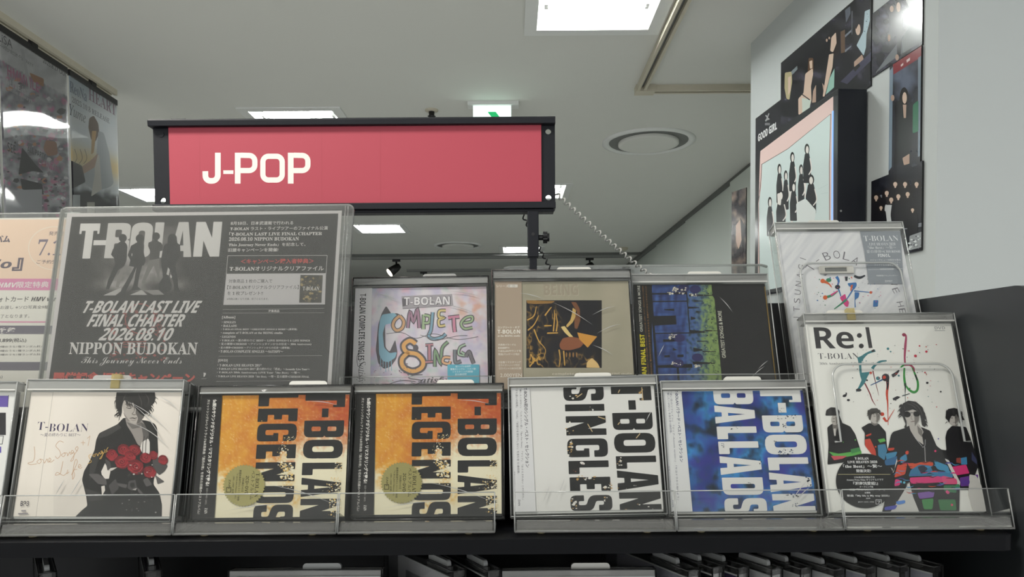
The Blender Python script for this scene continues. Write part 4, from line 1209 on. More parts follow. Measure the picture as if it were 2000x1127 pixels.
al = disc('ball', 'deep blue CD with white rotated lettering', 'cd')
k = cover_ink('ball', (1280, 720, 3.314)); k.base((40, 62, 140))
def blue(x, y):
    a = fbm(x, y, .0045, 9); b_ = fbm(x, y, .009, 4); c_ = fbm(x, y, .02, 6)
    c = mixc((34, 52, 128), (58, 142, 206), .5 + 1.0 * a)
    c = mixc(c, (62, 46, 148), max(0, b_) * .9 + max(0, (x - 820) / 400) * .3)
    c = mixc(c, (18, 34, 52), max(0, -b_ - .05) * 1.7 + max(0, .5 - y / 700) * .35)
    return mixc(c, (36, 84, 84), max(0, c_ - .2) * .8)
k.grid(160, 130, 1060, 940, 90, 84, blue)
WL = (230, 229, 226)
for ch, x0, x1, y0, y1 in (('T', 676, 937, 86, 217), ('-', 795, 846, 221, 284), ('B', 694, 954, 302, 412), ('O', 710, 979, 427, 554), ('L', 730, 991, 574, 657), ('A', 740, 1010, 670, 798), ('N', 760, 1032, 810, 932),
                           ('B', 376, 632, 118, 230), ('A', 385, 644, 237, 354), ('L', 399, 656, 374, 456), ('L', 409, 668, 471, 552), ('A', 419, 686, 565, 687), ('D', 434, 698, 704, 817), ('S', 448, 722, 838, 950)):
    k.wood(ch, x0, y0, x1, y1, WL, 90)
for bx, sd, n, sz in (((780, 300, 920, 330), 1, 22, 7), ((820, 350, 850, 390), 2, 12, 6), ((790, 520, 890, 556), 3, 30, 8), ((975, 700, 1010, 760), 4, 16, 9), ((480, 370, 560, 392), 5, 12, 7), ((415, 480, 445, 515), 6, 12, 5), ((820, 810, 930, 835), 7, 16, 9), ((600, 735, 620, 750), 8, 8, 5), ((880, 870, 990, 900), 9, 14, 6), ((765, 465, 790, 480), 10, 8, 6), ((805, 225, 840, 280), 11, 10, 5), ((660, 590, 690, 620), 12, 8, 5)):
    k.specks(n, bx, sz, [(30, 44, 66), (40, 70, 120), (24, 34, 50)], sd)
k.build('cover_sheet', al)
k = cover_ink('ball', (1280, 720, 3.314))
k.poly([(20, 120), (168, 120), (168, 152), (240, 935), (80, 935)], (228, 228, 228))
for txt, x0, x1, y0, y1, of in (('T-BOLAN バラード・ベスト・セレクション', 141, 164, 140, 606, .02), ('「遠い恋のリフレイン」「マリア~Acoustic version~」「サヨナラから始めよう」', 116, 129, 150, 850, 0), ('「離したくはない」を含む全13曲収録。', 84, 97, 150, 420, 0), ('ZAIN', 108, 118, 850, 895, 0)):
    k.text(txt, x0, y0, x1, y1, (70, 72, 104), rot=90, off=of)
k.text('定価 ¥3,000(税込) ZACL-1023', 90, 630, 98, 850, (120, 120, 140), rot=90)
k.build('paper_strip', al, y=-.0009)
glint_wrinkles(al, [arc(.044, .008, .062, .028, .003), arc(.048, .008, .064, .022, .003)])
case(*POSE['ball'][:4], 'security case around the blue CD with white lettering', tab=.011, top=.0095)

# far left disc, mostly out of view
al = disc('cd0', 'white CD with purple bands at the far left edge', 'cd')
k = cover_ink('cd0', (0, 720, 3.315)); k.base((234, 233, 230))
k.rect(-860, 175, 52, 248, (104, 84, 168)); k.rect(-860, 285, 38, 430, (36, 34, 40)); k.line([(-860, 436), (22, 436), (14, 488), (-860, 488)], 4, (40, 38, 44)); k.rect(-860, 505, 8, 545, (96, 80, 170))
k.line([(55, 172), (50, 250)], 4, (60, 50, 110)); k.rect(-800, 700, -20, 900, (200, 198, 204))
k.build('cover_sheet', al)
case(*POSE['cd0'][:4], 'security case around the white CD with purple bands, cut by the left edge', tab=-.02, top=.0095)

# ------------------------------------------------------------------ upper row: graffiti-lettered case
al = disc('comp', 'pale CD with multicoloured graffiti lettering', 'cd')
k = cover_ink('comp', (670, 510, 4.507)); k.base((222, 214, 222))
def pastel(x, y):
    a, b_, c_ = fbm(x, y, .006, 1), fbm(x, y, .008, 8), fbm(x, y, .014, 15)
    c = mixc((226, 218, 224), (190, 180, 214), max(0, a + .1) * 1.5)
    c = mixc(c, (226, 170, 190), max(0, b_ - .02) * 1.2)
    c = mixc(c, (172, 206, 192), max(0, c_ - .15) * 1.1 * (1 if 850 < x < 1100 or y > 850 else .5))
    g = math.exp(-((x - 1130) / 130) ** 2 - ((y - 420) / 160) ** 2)
    c = mixc(c, (224, 160, 136), g * (.5 + c_ * 1.4))
    return mixc(c, (150, 142, 190), max(0, nz(x, y, .03, 3) - .25) * (1 if x < 560 and y < 560 or x > 1150 and y > 600 else .3))
k.grid(240, 215, 1320, 1130, 90, 80, pastel)
DKG = (62, 58, 64)
k.poly([(515, 310), (700, 300), (960, 290), (972, 395), (525, 418)], (150, 144, 150)); k.poly([(520, 330), (575, 312), (580, 385), (525, 400)], (72, 68, 74), lift=False)
k.text('T-BOLAN', 535, 312, 945, 390, DKG, 'b', off=.05); k.text('T-BOLAN', 537, 314, 940, 386, (240, 236, 238), 'b')
k.line([(525, 420), (968, 392)], 4, DKG)
BLU = (120, 176, 200); ORG = (226, 156, 72)
k.poly([(380, 392), (430, 470), (470, 455), (520, 480), (450, 530), (370, 560), (375, 760), (410, 800), (460, 690), (480, 800), (470, 860), (420, 930), (360, 950), (310, 900), (288, 780), (310, 560), (340, 460)], DKG, r=18)
k.poly([(345, 470), (450, 455), (500, 500), (440, 545), (370, 560), (350, 640), (362, 760), (410, 810), (475, 800), (460, 850), (400, 890), (350, 880), (318, 820), (312, 640), (325, 520)], BLU, r=14)
for x in (330, 352, 375, 400, 425): k.line([(x, 840), (x + 2, 930 + (x * 7) % 60)], 6, BLU, lift=x == 330)
def graf(pts, w, c, o=DKG, ow=16):
    k.curve(pts, w + ow, o); k.curve(pts, w, c)
graf([(500, 480), (455, 520), (440, 570), (470, 610), (520, 590), (535, 530), (500, 482)], 22, (206, 150, 96))
graf([(570, 590), (590, 450), (620, 530), (655, 430), (672, 590)], 20, (150, 106, 130))
graf([(708, 600), (712, 470)], 24, (140, 170, 120)); graf([(715, 475), (765, 490), (755, 540), (715, 545)], 18, (140, 170, 120))
graf([(790, 450), (775, 600), (755, 660), (800, 685), (870, 670), (905, 640)], 20, (104, 152, 176))
graf([(905, 435), (850, 440), (845, 490), (885, 500), (845, 520), (850, 570), (900, 565)], 18, (214, 190, 110))
graf([(925, 500), (1025, 488)], 24, (196, 112, 140)); graf([(975, 500), (978, 570), (985, 625)], 24, (196, 112, 140))
graf([(1060, 545), (1130, 530), (1135, 490), (1080, 500), (1040, 550), (1070, 595), (1140, 585)], 16, (140, 170, 120))
k.curve([(380, 640), (520, 630), (640, 680), (800, 640), (1000, 690), (1190, 665)], 4, DKG); k.curve([(680, 650), (840, 690), (1000, 660), (1095, 655)], 4, DKG, lift=False)
graf([(640, 730), (590, 700), (535, 740), (560, 800), (650, 820), (705, 880), (690, 940), (610, 970), (530, 930), (520, 860), (580, 800)], 34, ORG, ow=34)
k.ell(640, 765, 24, 30, DKG); k.specks(16, (480, 900, 600, 1000), 10, [DKG], 6)
graf([(725, 740), (795, 735)], 14, (176, 108, 120)); graf([(760, 740), (762, 885)], 22, (176, 108, 120)); graf([(725, 890), (800, 885)], 14, (176, 108, 120))
graf([(808, 930), (812, 790), (860, 900), (872, 770), (925, 710)], 18, (110, 146, 104))
graf([(945, 850), (890, 850), (880, 890), (930, 905), (945, 880)], 18, (226, 164, 110))
graf([(985, 780), (990, 890), (1040, 880)], 20, (100, 108, 116)); graf([(1080, 735), (1030, 760), (1020, 820), (1080, 830), (1040, 800)], 14, (150, 184, 150))
graf([(1080, 840), (1110, 800), (1130, 850), (1150, 900)], 22, (92, 88, 94))
k.curve([(400, 1085), (520, 1050), (640, 1062)], 5, DKG); k.curve([(700, 1000), (620, 1005), (580, 1030), (690, 1050), (650, 1080), (600, 1070)], 6, DKG, lift=False)
k.text('atisfy', 680, 1020, 915, 1085, DKG, 'i', off=.01)
k.specks(70, (250, 900, 700, 1080), 7, [DKG, (120, 90, 110), (200, 120, 140)], 9)
k.c = [[mixc(c, (224, 218, 222), .3) for c in f] if isinstance(f, list) else mixc(f, (224, 218, 222), .26) for f in k.c]      # pale, chalky print
k.build('cover_sheet', al)
k = cover_ink('comp', (670, 510, 4.507))
k.poly([(80, 200), (258, 200), (258, 235), (238, 1200), (70, 1200)], (232, 228, 230))
k.text('T-BOLAN COMPLETE SINGLES', 142, 290, 196, 875, (58, 54, 58), 'b', rot=90); k.text('Satisfy', 122, 880, 200, 1075, (70, 66, 70), 'i', rot=90, off=-.008)
k.curve([(150, 780), (125, 850), (135, 930), (165, 900), (140, 960), (150, 1050)], 4, (70, 66, 70))
k.build('paper_strip', al, y=-.0009)
k = cover_ink('comp', (670, 510, 4.507))
k.rect(921, 912, 1200, 1085, (106, 182, 204))
for i, (tx, x0, x1) in enumerate((('初シングル全収録!', 990, 1125), ('驚異のシングル・ベスト盤!', 945, 1170), ('リマスタリング2枚組!', 965, 1145), ('全32曲収録', 985, 1090))):
    k.text(tx, x0, 920 + i * 23, x1, 938 + i * 23, (226, 240, 244), off=.01, lift=i == 0)
k.build('blue_sticker', al, y=-.0011, label='light blue sticker with white lettering')
glint_wrinkles(al, [arc(-.052, .112, -.02, .100, .003), arc(-.05, .104, -.045, .116, .002), arc(.0, .104, .02, .098, .003), arc(.03, .112, .062, .106, .003), arc(.02, .098, .06, .085, .004)])
case(*POSE['comp'][:4], 'security case around the graffiti-lettered CD in the upper row', tab=.020, top=.0105, dark=True, tabm='rail')

# tan case with a dark square photo
al = disc('being', 'tan CD with a dark golden square photo in its middle', 'cd')
k = cover_ink('being', (950, 510, 4.507)); k.base((158, 152, 132))
k.grid(310, 165, 1330, 1100, 40, 36, lambda x, y: mixc((152, 148, 128), (178, 168, 148), .5 + .5 * nz(x, y, .004, 4) + .1 * nz(x, y, .05, 2)))
k.rect(352, 345, 1016, 940, (26, 22, 26))
def goldp(x, y):
    v = abs(fbm(x * 1.5, y, .010, 21)); w_ = fbm(x, y * .6, .02, 5)
    m_ = math.exp(-((x - 420) / 90) ** 2) * .9 + math.exp(-((y - 880) / 70) ** 2) * .8 + math.exp(-((x - 600) / 60) ** 2 - ((y - 520) / 120) ** 2)
    c = mixc((24, 22, 30), (196, 150, 70), max(0, .20 - v) * 4 * m_ * (1.0 + w_))
    return c
k.grid(352, 345, 980, 940, 90, 84, goldp)
k.poly([(352, 345), (500, 350), (605, 352), (575, 372), (430, 378), (360, 372)], (150, 112, 60), r=6)
k.poly([(745, 360), (790, 362), (822, 420), (828, 520), (800, 600), (775, 590), (775, 500), (800, 450), (770, 400)], (122, 78, 52), r=10)
k.poly([(760, 410), (788, 430), (785, 490), (760, 540), (712, 586), (700, 570), (740, 520), (755, 460)], (206, 170, 100), r=8)
k.poly([(655, 580), (690, 572), (740, 640), (765, 668), (745, 680), (690, 630)], (226, 198, 132), r=6)
k.poly([(640, 740), (670, 680), (740, 665), (830, 680), (860, 720), (830, 760), (740, 785), (660, 782)], (140, 84, 56), r=18)
k.poly([(800, 628), (975, 664), (892, 762), (820, 690)], (206, 146, 62))
for pts in ([(515, 480), (560, 420), (575, 405)], [(590, 620), (600, 500), (598, 430)], [(615, 620), (625, 540), (610, 460)], [(535, 635), (630, 632)], [(510, 570), (575, 568)], [(360, 520), (420, 480), (440, 400)], [(365, 610), (420, 560), (460, 480)], [(420, 600), (460, 700), (520, 780), (500, 860)], [(640, 780), (650, 860), (640, 930)], [(680, 790), (690, 920)], [(390, 820), (430, 880), (460, 840)], [(380, 930), (430, 870)]):
    k.curve(pts, [12, 9, 5][:len(pts)], (204, 158, 78), lift=False)
for x in (705, 735, 765, 795): k.ell(x, 825, 7, 22, (150, 110, 62), lift=False)
k.poly([(885, 890), (930, 852), (980, 900), (1000, 940), (880, 938)], (222, 186, 124), r=10)
k.text('BEING', 510, 205, 810, 305, (186, 174, 156), 'b', off=.03); k.text('BEING', 506, 201, 806, 301, (160, 150, 132), 'b', off=.028)
k.text('complete of', 580, 982, 830, 1008, (214, 206, 190), 'b'); k.text('T-BOLAN at the BEING studio', 840, 982, 1280, 1008, (214, 206, 190), 'b')
k.build('cover_sheet', al)
k = cover_ink('being', (950, 510, 4.507))
k.poly([(50, 140), (310, 140), (310, 180), (322, 1130), (70, 1130)], (172, 154, 136))
k.rect(190, 208, 276, 236, (190, 184, 176))
CW = (232, 226, 216)
for tx, x0, y0, x1, y1, st, of in (('シリーズ 第1弾', 85, 210, 275, 235, 'r', .004), ('コンプリート・オブ', 100, 576, 292, 596, 'r', .02), ('T-BOLAN', 98, 606, 298, 641, 'b', .01), ('at the BEING studio', 100, 652, 298, 669, 's', 0), ('代表的バラードと', 104, 730, 260, 748, 'r', .01), ('新音源満載で', 104, 758, 204, 776, 'r', .01), ('T-BOLANサウンドを', 104, 785, 306, 803, 'r', .01), ('完全パッケージ化!!', 104, 812, 290, 832, 'r', .01), ('○全曲リマスタリング', 106, 882, 304, 902, 'r', 0), ('○ライナーノーツ付き', 108, 909, 292, 929, 'r', 0), ('○スペシャルBOX仕様', 110, 937, 306, 957, 'r', 0), ('2,000YEN', 122, 992, 312, 1027, 'r', -.005)):
    k.text(tx, x0, y0, x1, y1, CW, st, off=of, lift=False) if tx != 'シリーズ 第1弾' else k.text(tx, x0, y0, x1, y1, CW, st, off=of)
k.build('paper_strip', al, y=-.0009)
glint_wrinkles(al, [arc(-.045, .106, -.02, .099, .002), arc(.030, .047, .050, .036, .002), arc(.035, .06, .06, .07, .004), arc(.03, .08, .055, .09, .004), arc(-.01, .095, .03, .07, .003)])
case(*POSE['being'][:4], 'security case around the tan CD with square photo', tab=.014, top=.0115, dark=True)

# black case with blue and green lettering reading upwards
al = disc('final', 'black CD with blue and green lettering reading upwards', 'cd')
k = cover_ink('final', (1220, 510, 4.509)); k.base((34, 33, 36))
def bark(x, y):
    t = nz(x, y * .3, .03, 3) + .5 * nz(x * .2, y, .05, 8)
    return mixc((66, 96, 156), (40, 48, 92), .5 + .8 * t)
def woods(x, y):
    g = fbm(x, y, .03, 12)
    c = mixc((70, 96, 148), (128, 152, 92), min(1, max(0, (x - 640) / 110 + g)))
    return mixc(c, (38, 56, 44), max(0, -g) * 1.1)
# letter shapes cut out of picture fields: fields first, then the black between the letters
k.grid(240, 205, 600, 1130, 40, 90, bark)
k.grid(545, 205, 860, 1130, 40, 90, woods)
BK2 = (30, 29, 33)
def lean(x, y): return x + (y - 212) * .078
def cut(pts): k.poly([(lean(x, y), y) for x, y in pts], BK2, lift=False)
k.L += 1
cut([(215, 205), (236, 205), (236, 1130), (215, 1130)])
cut([(536, 205), (546, 205), (546, 640), (536, 640)])
for y0, y1, xs in ((282, 296, 236), (352, 362, 236), (484, 568, 236), (632, 642, 236)):
    cut([(xs, y0), (430 if y0 == 484 else 540, y0 - 4), (430 if y0 == 484 else 540, y1 - (10 if y0 == 484 else 4)), (xs, y1)])
cut([(236, 296), (536, 270), (536, 286), (400, 292)]); cut([(330, 425), (420, 418), (420, 440), (330, 432)])
cut([(300, 690), (470, 684), (470, 706), (300, 712)]); cut([(380, 762), (420, 782), (380, 790)]); cut([(300, 830), (350, 826), (350, 846), (300, 850)]); cut([(415, 826), (470, 822), (470, 845), (415, 846)])
cut([(236, 918), (540, 905), (540, 940), (236, 940)]); cut([(400, 938), (420, 938), (420, 1130), (400, 1130)])
for y0, y1, x0, x1 in ((290, 312, 560, 770), (345, 358, 600, 680), (400, 420, 545, 640), (440, 452, 610, 660), (486, 520, 560, 600), (606, 640, 546, 680), (606, 620, 680, 790), (700, 712, 600, 700), (762, 800, 560, 640), (790, 802, 640, 760), (884, 912, 546, 740)):
    cut([(x0, y0), (x1, y0 + (y1 - y0) * .4), (x1, y1 - (y1 - y0) * .3), (x0, y1)])
k.poly([(765 + 0, 205), (1340, 205), (1340, 1130), (862, 1130), (852, 1006), (790, 330), (770, 300)], (32, 31, 34))
k.specks(260, (690, 230, 850, 1010), 9, [(128, 152, 92), (110, 134, 76), (150, 168, 110), (32, 31, 34)], 3, lambda x, y: x < lean(775, y) - 4)
for x, y, rx, ry in ((470, 255, 46, 24), (430, 668, 36, 20), (450, 900, 34, 10), (610, 300, 40, 12), (650, 925, 30, 12), (400, 285, 24, 8)):
    k.specks(22, (x - rx, y - ry, x + rx, y + ry), 14, [(220, 216, 200), (36, 40, 76), (180, 176, 160)], int(x))
for x, y in ((480, 680), (470, 900), (520, 240), (620, 250), (640, 850)): k.ell(x, y, 50, 36, (48, 46, 92), lift=True, n=14)
k.specks(50, (420, 230, 540, 290), 13, [(206, 200, 186), (30, 30, 60)], 31); k.specks(30, (390, 645, 450, 690), 13, [(216, 210, 196), (36, 40, 76)], 33); k.specks(24, (410, 890, 490, 915), 9, [(226, 220, 206), (40, 44, 80)], 34)
k.text('GREATEST SONGS & MORE', 838, 440, 870, 855, (206, 206, 190), 'r', rot=-90, off=.012)
k.build('cover_sheet', al)
k = cover_ink('final', (1220, 510, 4.509))
k.poly([(60, 190), (216, 190), (216, 212), (262, 1150), (100, 1150)], (26, 25, 27))
k.text('GREATEST SONGS & MORE', 122, 218, 146, 625, (214, 212, 200), 'r', rot=-90, off=.012)
k.text('T-BOLAN FINAL BEST', 146, 648, 186, 1150, (236, 220, 44), 'b', rot=-90, off=.05)
k.text('離したくはない・すれ違いの純情・Bye For Now・じれったい愛・LOVE・マリア・おさえきれない この気持ち', 176, 222, 190, 1010, (170, 120, 62), rot=-90); k.text('愛のために 愛の中で/わがままに抱き合えたなら 全曲デジタルリマスタリング', 203, 222, 217, 1010, (170, 120, 62), rot=-90)
k.build('paper_strip', al, y=-.0009)
MB().tube([(.0702, -.001, 0), (.0702, -.001, .115)], .0006, 6).build('spine_edge', surf('gold_tape', (140, 112, 48), .35, metal=.3), al)
glint_wrinkles(al, [arc(-.050, .035, -.043, .048, .002), arc(.020, .102, .032, .085, .002), arc(.052, .02, .064, .03, .002), arc(.045, .012, .06, .024, .002)])
case(*POSE['final'][:4], 'security case around the black CD with blue and green lettering', tab=.007, top=.0105, dark=False)

# ------------------------------------------------------------------ the two tall video cases on the right
va = disc('dvdb', 'tall white DVD with colourful paint splash, at the back on the upper step', 'dvd')
k = cover_ink('dvdb', (1470, 420, 4.651)); k.base((240, 240, 242))
def scribble(x, y):
    return mixc((243, 243, 244), (214, 215, 221), max(0, .35 + .8 * nz(x + y * .8, (x - y) * .07, .03, 4)) * (1 if (x - 680) ** 2 + (y - 640) ** 2 > 250 ** 2 else .3))
k.grid(200, 150, 1560, 1300, 110, 70, scribble)
GL = (122, 118, 126)
for i, ch in enumerate('T-BOLA'):
    a = math.radians(-142 + i * 17.5)
    cx, cy = 760 + 300 * math.cos(a), 660 + 300 * math.sin(a)
    k.text(ch, cx - (30 if ch != '-' else 18), cy - (36 if ch != '-' else 3), cx + (30 if ch != '-' else 18), cy + (36 if ch != '-' else 3), GL, rot=math.degrees(a) + 90, off=-.012)
for i, ch in enumerate('ITSUNAGI'):
    cx, cy = 398 + (i * i) * 1.2, 890 - i * 76 + 40
    k.text(ch, cx - (3 if ch == 'I' else 24), cy - 26, cx + (3 if ch == 'I' else 24), cy + 26, GL, rot=-88 + i * 3, off=-.012)
for i, ch in enumerate('LIVE HE'):
    if ch == ' ': continue
    cx, cy = 1240 + i * 20, 500 + i * 62
    k.text(ch, cx - (3 if ch == 'I' else 24), cy - 26, cx + (3 if ch == 'I' else 24), cy + 26, GL, rot=62 + i * 4, off=-.012)
MA, BL_, GR, OR_, DKB = (226, 70, 140), (66, 122, 186), (60, 140, 106), (224, 106, 60), (44, 50, 62)
k.curve([(640, 600), (690, 625), (715, 655)], [34, 14, 8], OR_); k.ell(635, 600, 20, 20, OR_)
k.curve([(655, 750), (720, 730), (775, 690)], [26, 20, 8], GR); k.ell(658, 750, 20, 20, OR_); k.curve([(710, 730), (770, 690)], [18, 8], MA)
k.poly([(790, 750), (840, 715), (850, 760), (875, 790), (865, 838), (840, 830), (800, 770)], MA, r=14); k.curve([(850, 770), (800, 810), (740, 855)], [24, 14, 8], GR)
k.curve([(760, 560), (780, 600), (770, 650), (785, 690), (800, 740)], [28, 20, 12, 12, 8], BL_); k.ell(690, 592, 24, 18, GR); k.ell(770, 655, 24, 20, DKB)
k.poly([(860, 620), (940, 612), (945, 640), (920, 680), (900, 660), (870, 645)], BL_, r=10); k.curve([(930, 640), (890, 710), (850, 770)], [14, 12, 8], BL_)
k.curve([(920, 690), (980, 695), (1070, 704)], [12, 8, 6], BL_); k.ell(1072, 704, 12, 12, OR_); k.poly([(925, 700), (970, 705), (960, 750), (930, 770), (935, 840), (925, 840)], BL_, r=10)
k.curve([(850, 560), (850, 600)], [26, 18], DKB); k.curve([(920, 555), (970, 570), (1020, 550)], [20, 24, 12], DKB); k.curve([(900, 640), (890, 690)], [20, 8], OR_)
k.poly([(1095, 775), (1140, 775), (1135, 830), (1092, 835)], BL_, r=6); k.poly([(640, 545), (680, 540), (660, 552)], DKB, lift=False)
k.specks(90, (560, 560, 1180, 850), 8, [MA, BL_, GR, OR_, DKB, (226, 100, 150)], 7)
cs_ = k.build('cover_sheet', va)
k = cover_ink('dvdb', (1470, 420, 4.651))
k.poly([(970, 150), (1348, 150), (1368, 628), (1050, 628), (1040, 540), (1010, 330)], (150, 156, 164))
PW = (236, 238, 240)
for tx, x0, y0, x1, y1, st, of in (('T-BOLAN', 1005, 190, 1318, 240, 's', -.012), ('LIVE HEAVEN 2020', 1055, 254, 1292, 280, 's', -.01), ('「the Best」～繋～', 1045, 284, 1300, 312, 's', -.008), ('愛の爆弾=CHERISH', 1032, 320, 1338, 348, 's', -.008), ('FINAL', 1135, 356, 1246, 384, 'b', .01), ('メジャーデビュー30周年を飾る', 1062, 402, 1340, 420, 'r', 0), ('T-BOLANベストライブツアー', 1072, 426, 1338, 444, 'r', 0), ('ファイナル公演完全収録', 1100, 448, 1318, 466, 'r', 0), ('2022.8.10収録', 1152, 486, 1278, 502, 'r', 0), ('特典映像ドキュメンタリー', 1120, 546, 1312, 560, 'r', 0), ('ZMBY', 1196, 596, 1268, 612, 'r', 0)):
    k.text(tx, x0, y0, x1, y1, PW, st, off=of, lift=tx == 'T-BOLAN')
k.line([(1045, 500), (1385, 488)], 2, PW); k.line([(1030, 452), (1040, 452)], 2, PW, lift=False)
k.build('grey_sticker', cs_, y=-.0009, label='grey sticker with white lettering')
tg_ = MB().prism(rrect(-.0300, .0085, .1285, .1375, .001), -.0032, -.0014, 'y', [rrect(-.0240, .0010, .1305, .1355, .0005)]).build('security_tag', 'tab', va)
MB().box(-.0240, .0010, -.0022, -.0016, .1305, .1355).build('tag_strip', 'grey_dark', tg_)
case(*POSE['dvdb'][:4], 'tall security case on the upper step around the paint-splash DVD', tab=-.015, top=.0095, thick=.02, tall=True)

va = disc('dvdf', 'tall white DVD showing four people in dark jackets streaked with paint', 'dvd')
k = cover_ink('dvdf', (1540, 590, 2.348)); k.base((248, 247, 241))
k.crop(1590, 620, 5.368)
k.text('Re', 5, 103, 412, 328, (58, 57, 60), 'b', off=0)
k.ell(474, 190, 26, 25, (58, 57, 60)); k.ell(494, 300, 26, 25, (58, 57, 60), lift=False); k.poly([(536, 103), (574, 103), (612, 320), (572, 322)], (58, 57, 60), lift=False)
k.text('T-BOLAN', 42, 374, 466, 437, (96, 94, 98), 's', off=-.014); k.text('30th Anniversary LIVE Tour the Best', 55, 470, 750, 502, (130, 128, 132), 's', off=-.008); k.text('DVD', 1262, 96, 1372, 126, (176, 176, 176), 'b'); k.rect(1262, 136, 1372, 142, (176, 176, 176))
TE, PK, PGR, RDD, NK = (66, 130, 138), (176, 66, 104), (60, 150, 70), (206, 72, 50), (44, 42, 50)
k.curve([(640, 348), (560, 376), (505, 420), (485, 440)], [26, 22, 40, 70], TE); k.curve([(480, 420), (482, 500), (490, 590), (520, 640)], [60, 24, 24, 60], TE); k.poly([(490, 580), (590, 570), (560, 620), (530, 690), (470, 760), (440, 770), (470, 720), (500, 650)], TE, r=10)
k.curve([(630, 346), (600, 356)], [28, 14], NK); k.ell(466, 762, 30, 16, NK)
k.curve([(760, 455), (690, 465), (630, 510), (610, 540)], [12, 22, 24, 36], TE); k.curve([(615, 560), (635, 650), (660, 750), (678, 820)], [12, 8, 6, 2], (130, 50, 60)); k.curve([(530, 690), (580, 790), (610, 870), (645, 925)], [14, 12, 10, 3], (140, 46, 58))
k.curve([(590, 712), (660, 680), (720, 650)], [8, 12, 16], (76, 104, 150)); k.ell(748, 630, 40, 40, NK); k.ell(735, 628, 17, 17, RDD)
k.curve([(768, 660), (770, 720), (762, 800), (770, 900), (772, 1000), (775, 1130)], [34, 26, 24, 14, 8, 5], RDD); k.curve([(768, 640), (770, 700), (765, 760)], [38, 24, 10], NK)
k.curve([(940, 185), (962, 200), (955, 300), (948, 420), (955, 500)], [36, 18, 26, 18, 18], PK); k.ell(940, 182, 20, 17, (150, 50, 80))
k.curve([(905, 525), (960, 492), (1020, 510), (1050, 580), (1085, 680), (1080, 760), (1040, 785), (985, 750), (945, 690)], [14, 20, 22, 18, 22, 24, 26, 22, 10], PGR); k.curve([(945, 500), (1000, 500), (1042, 530), (1050, 570)], [18, 18, 14, 12], PK); k.curve([(1060, 600), (1078, 660)], [18, 14], NK)
k.curve([(945, 530), (942, 620), (955, 720)], [18, 22, 26], PGR); k.curve([(955, 690), (953, 800), (955, 900)], [20, 5, 3], NK)
k.curve([(890, 555), (850, 595), (815, 615)], [12, 34, 34], NK); k.specks(12, (800, 590, 850, 630), 6, [(190, 190, 188)], 3)
k.poly([(820, 850), (870, 825), (905, 835), (870, 860), (830, 872)], NK, r=6); k.line([(920, 825), (1000, 800)], 8, NK, lift=False); k.ell(318, 822, 22, 14, NK, rot=-20); k.ell(358, 868, 16, 12, NK, lift=False); k.ell(335, 802, 8, 14, NK, lift=False)
for x, y, rr, c in ((712, 1015, 22, RDD), (1060, 405, 16, (206, 60, 84)), (1175, 360, 13, (206, 60, 84)), (1103, 300, 9, (206, 60, 84)), (1184, 687, 13, NK), (1160, 580, 9, (206, 80, 90)), (772, 330, 14, TE), (800, 360, 9, TE), (885, 612, 11, TE), (1325, 780, 9, NK), (668, 640, 22, TE), (552, 660, 10, NK), (592, 582, 14, RDD)): k.ell(x, y, rr, rr * .9, c, n=12)
k.curve([(725, 1050), (750, 1085), (770, 1080), (800, 1030), (840, 965)], [26, 22, 10, 8, 3], RDD)
k.specks(110, (380, 280, 1300, 1000), 8, [NK, TE, (206, 60, 84), RDD, (90, 86, 90)], 12)
# four people
k.crop(1590, 780, 4.697)
DJ = (28, 26, 30); SK = (196, 190, 184); SKD = (128, 123, 119)
def head(cx, cy, w, h, skin=SK, shade=1):
    k.ell(cx, cy, w, h, skin, n=26)
    k.poly([(cx + shade * w * .15, cy - h * .7), (cx + shade * w * .95, cy - h * .4), (cx + shade * w * .9, cy + h * .3), (cx + shade * w * .3, cy + h * .95), (cx + shade * w * .25, cy)], SKD, r=6)
# person 1, cap
k.poly([(118, 260), (160, 225), (250, 215), (330, 250), (375, 320), (415, 440), (432, 500), (420, 560), (120, 600), (130, 420)], DJ, r=12)
k.poly([(165, 225), (210, 225), (215, 260), (185, 345), (172, 290)], SKD, r=6); k.poly([(176, 270), (196, 268), (196, 335), (182, 335)], (220, 216, 210), lift=False)
head(188, 190, 34, 48); k.line([(165, 205), (188, 206)], 5, (80, 76, 74)); k.curve([(168, 180), (190, 178)], 4, (70, 66, 64), lift=False)
k.poly([(100, 150), (110, 100), (150, 74), (205, 78), (232, 110), (228, 160), (215, 180), (205, 150), (150, 150)], (54, 52, 54), r=10); k.poly([(205, 150), (230, 150), (262, 230), (250, 240), (212, 200)], (46, 44, 46), r=6, lift=False)
k.poly([(130, 480), (220, 500), (430, 470), (432, 505), (200, 545)], (96, 176, 84), r=8); k.poly([(150, 520), (300, 520), (260, 545), (180, 560)], (206, 84, 96), r=6); k.poly([(330, 460), (415, 440), (425, 475), (340, 500)], (70, 140, 80), r=6)
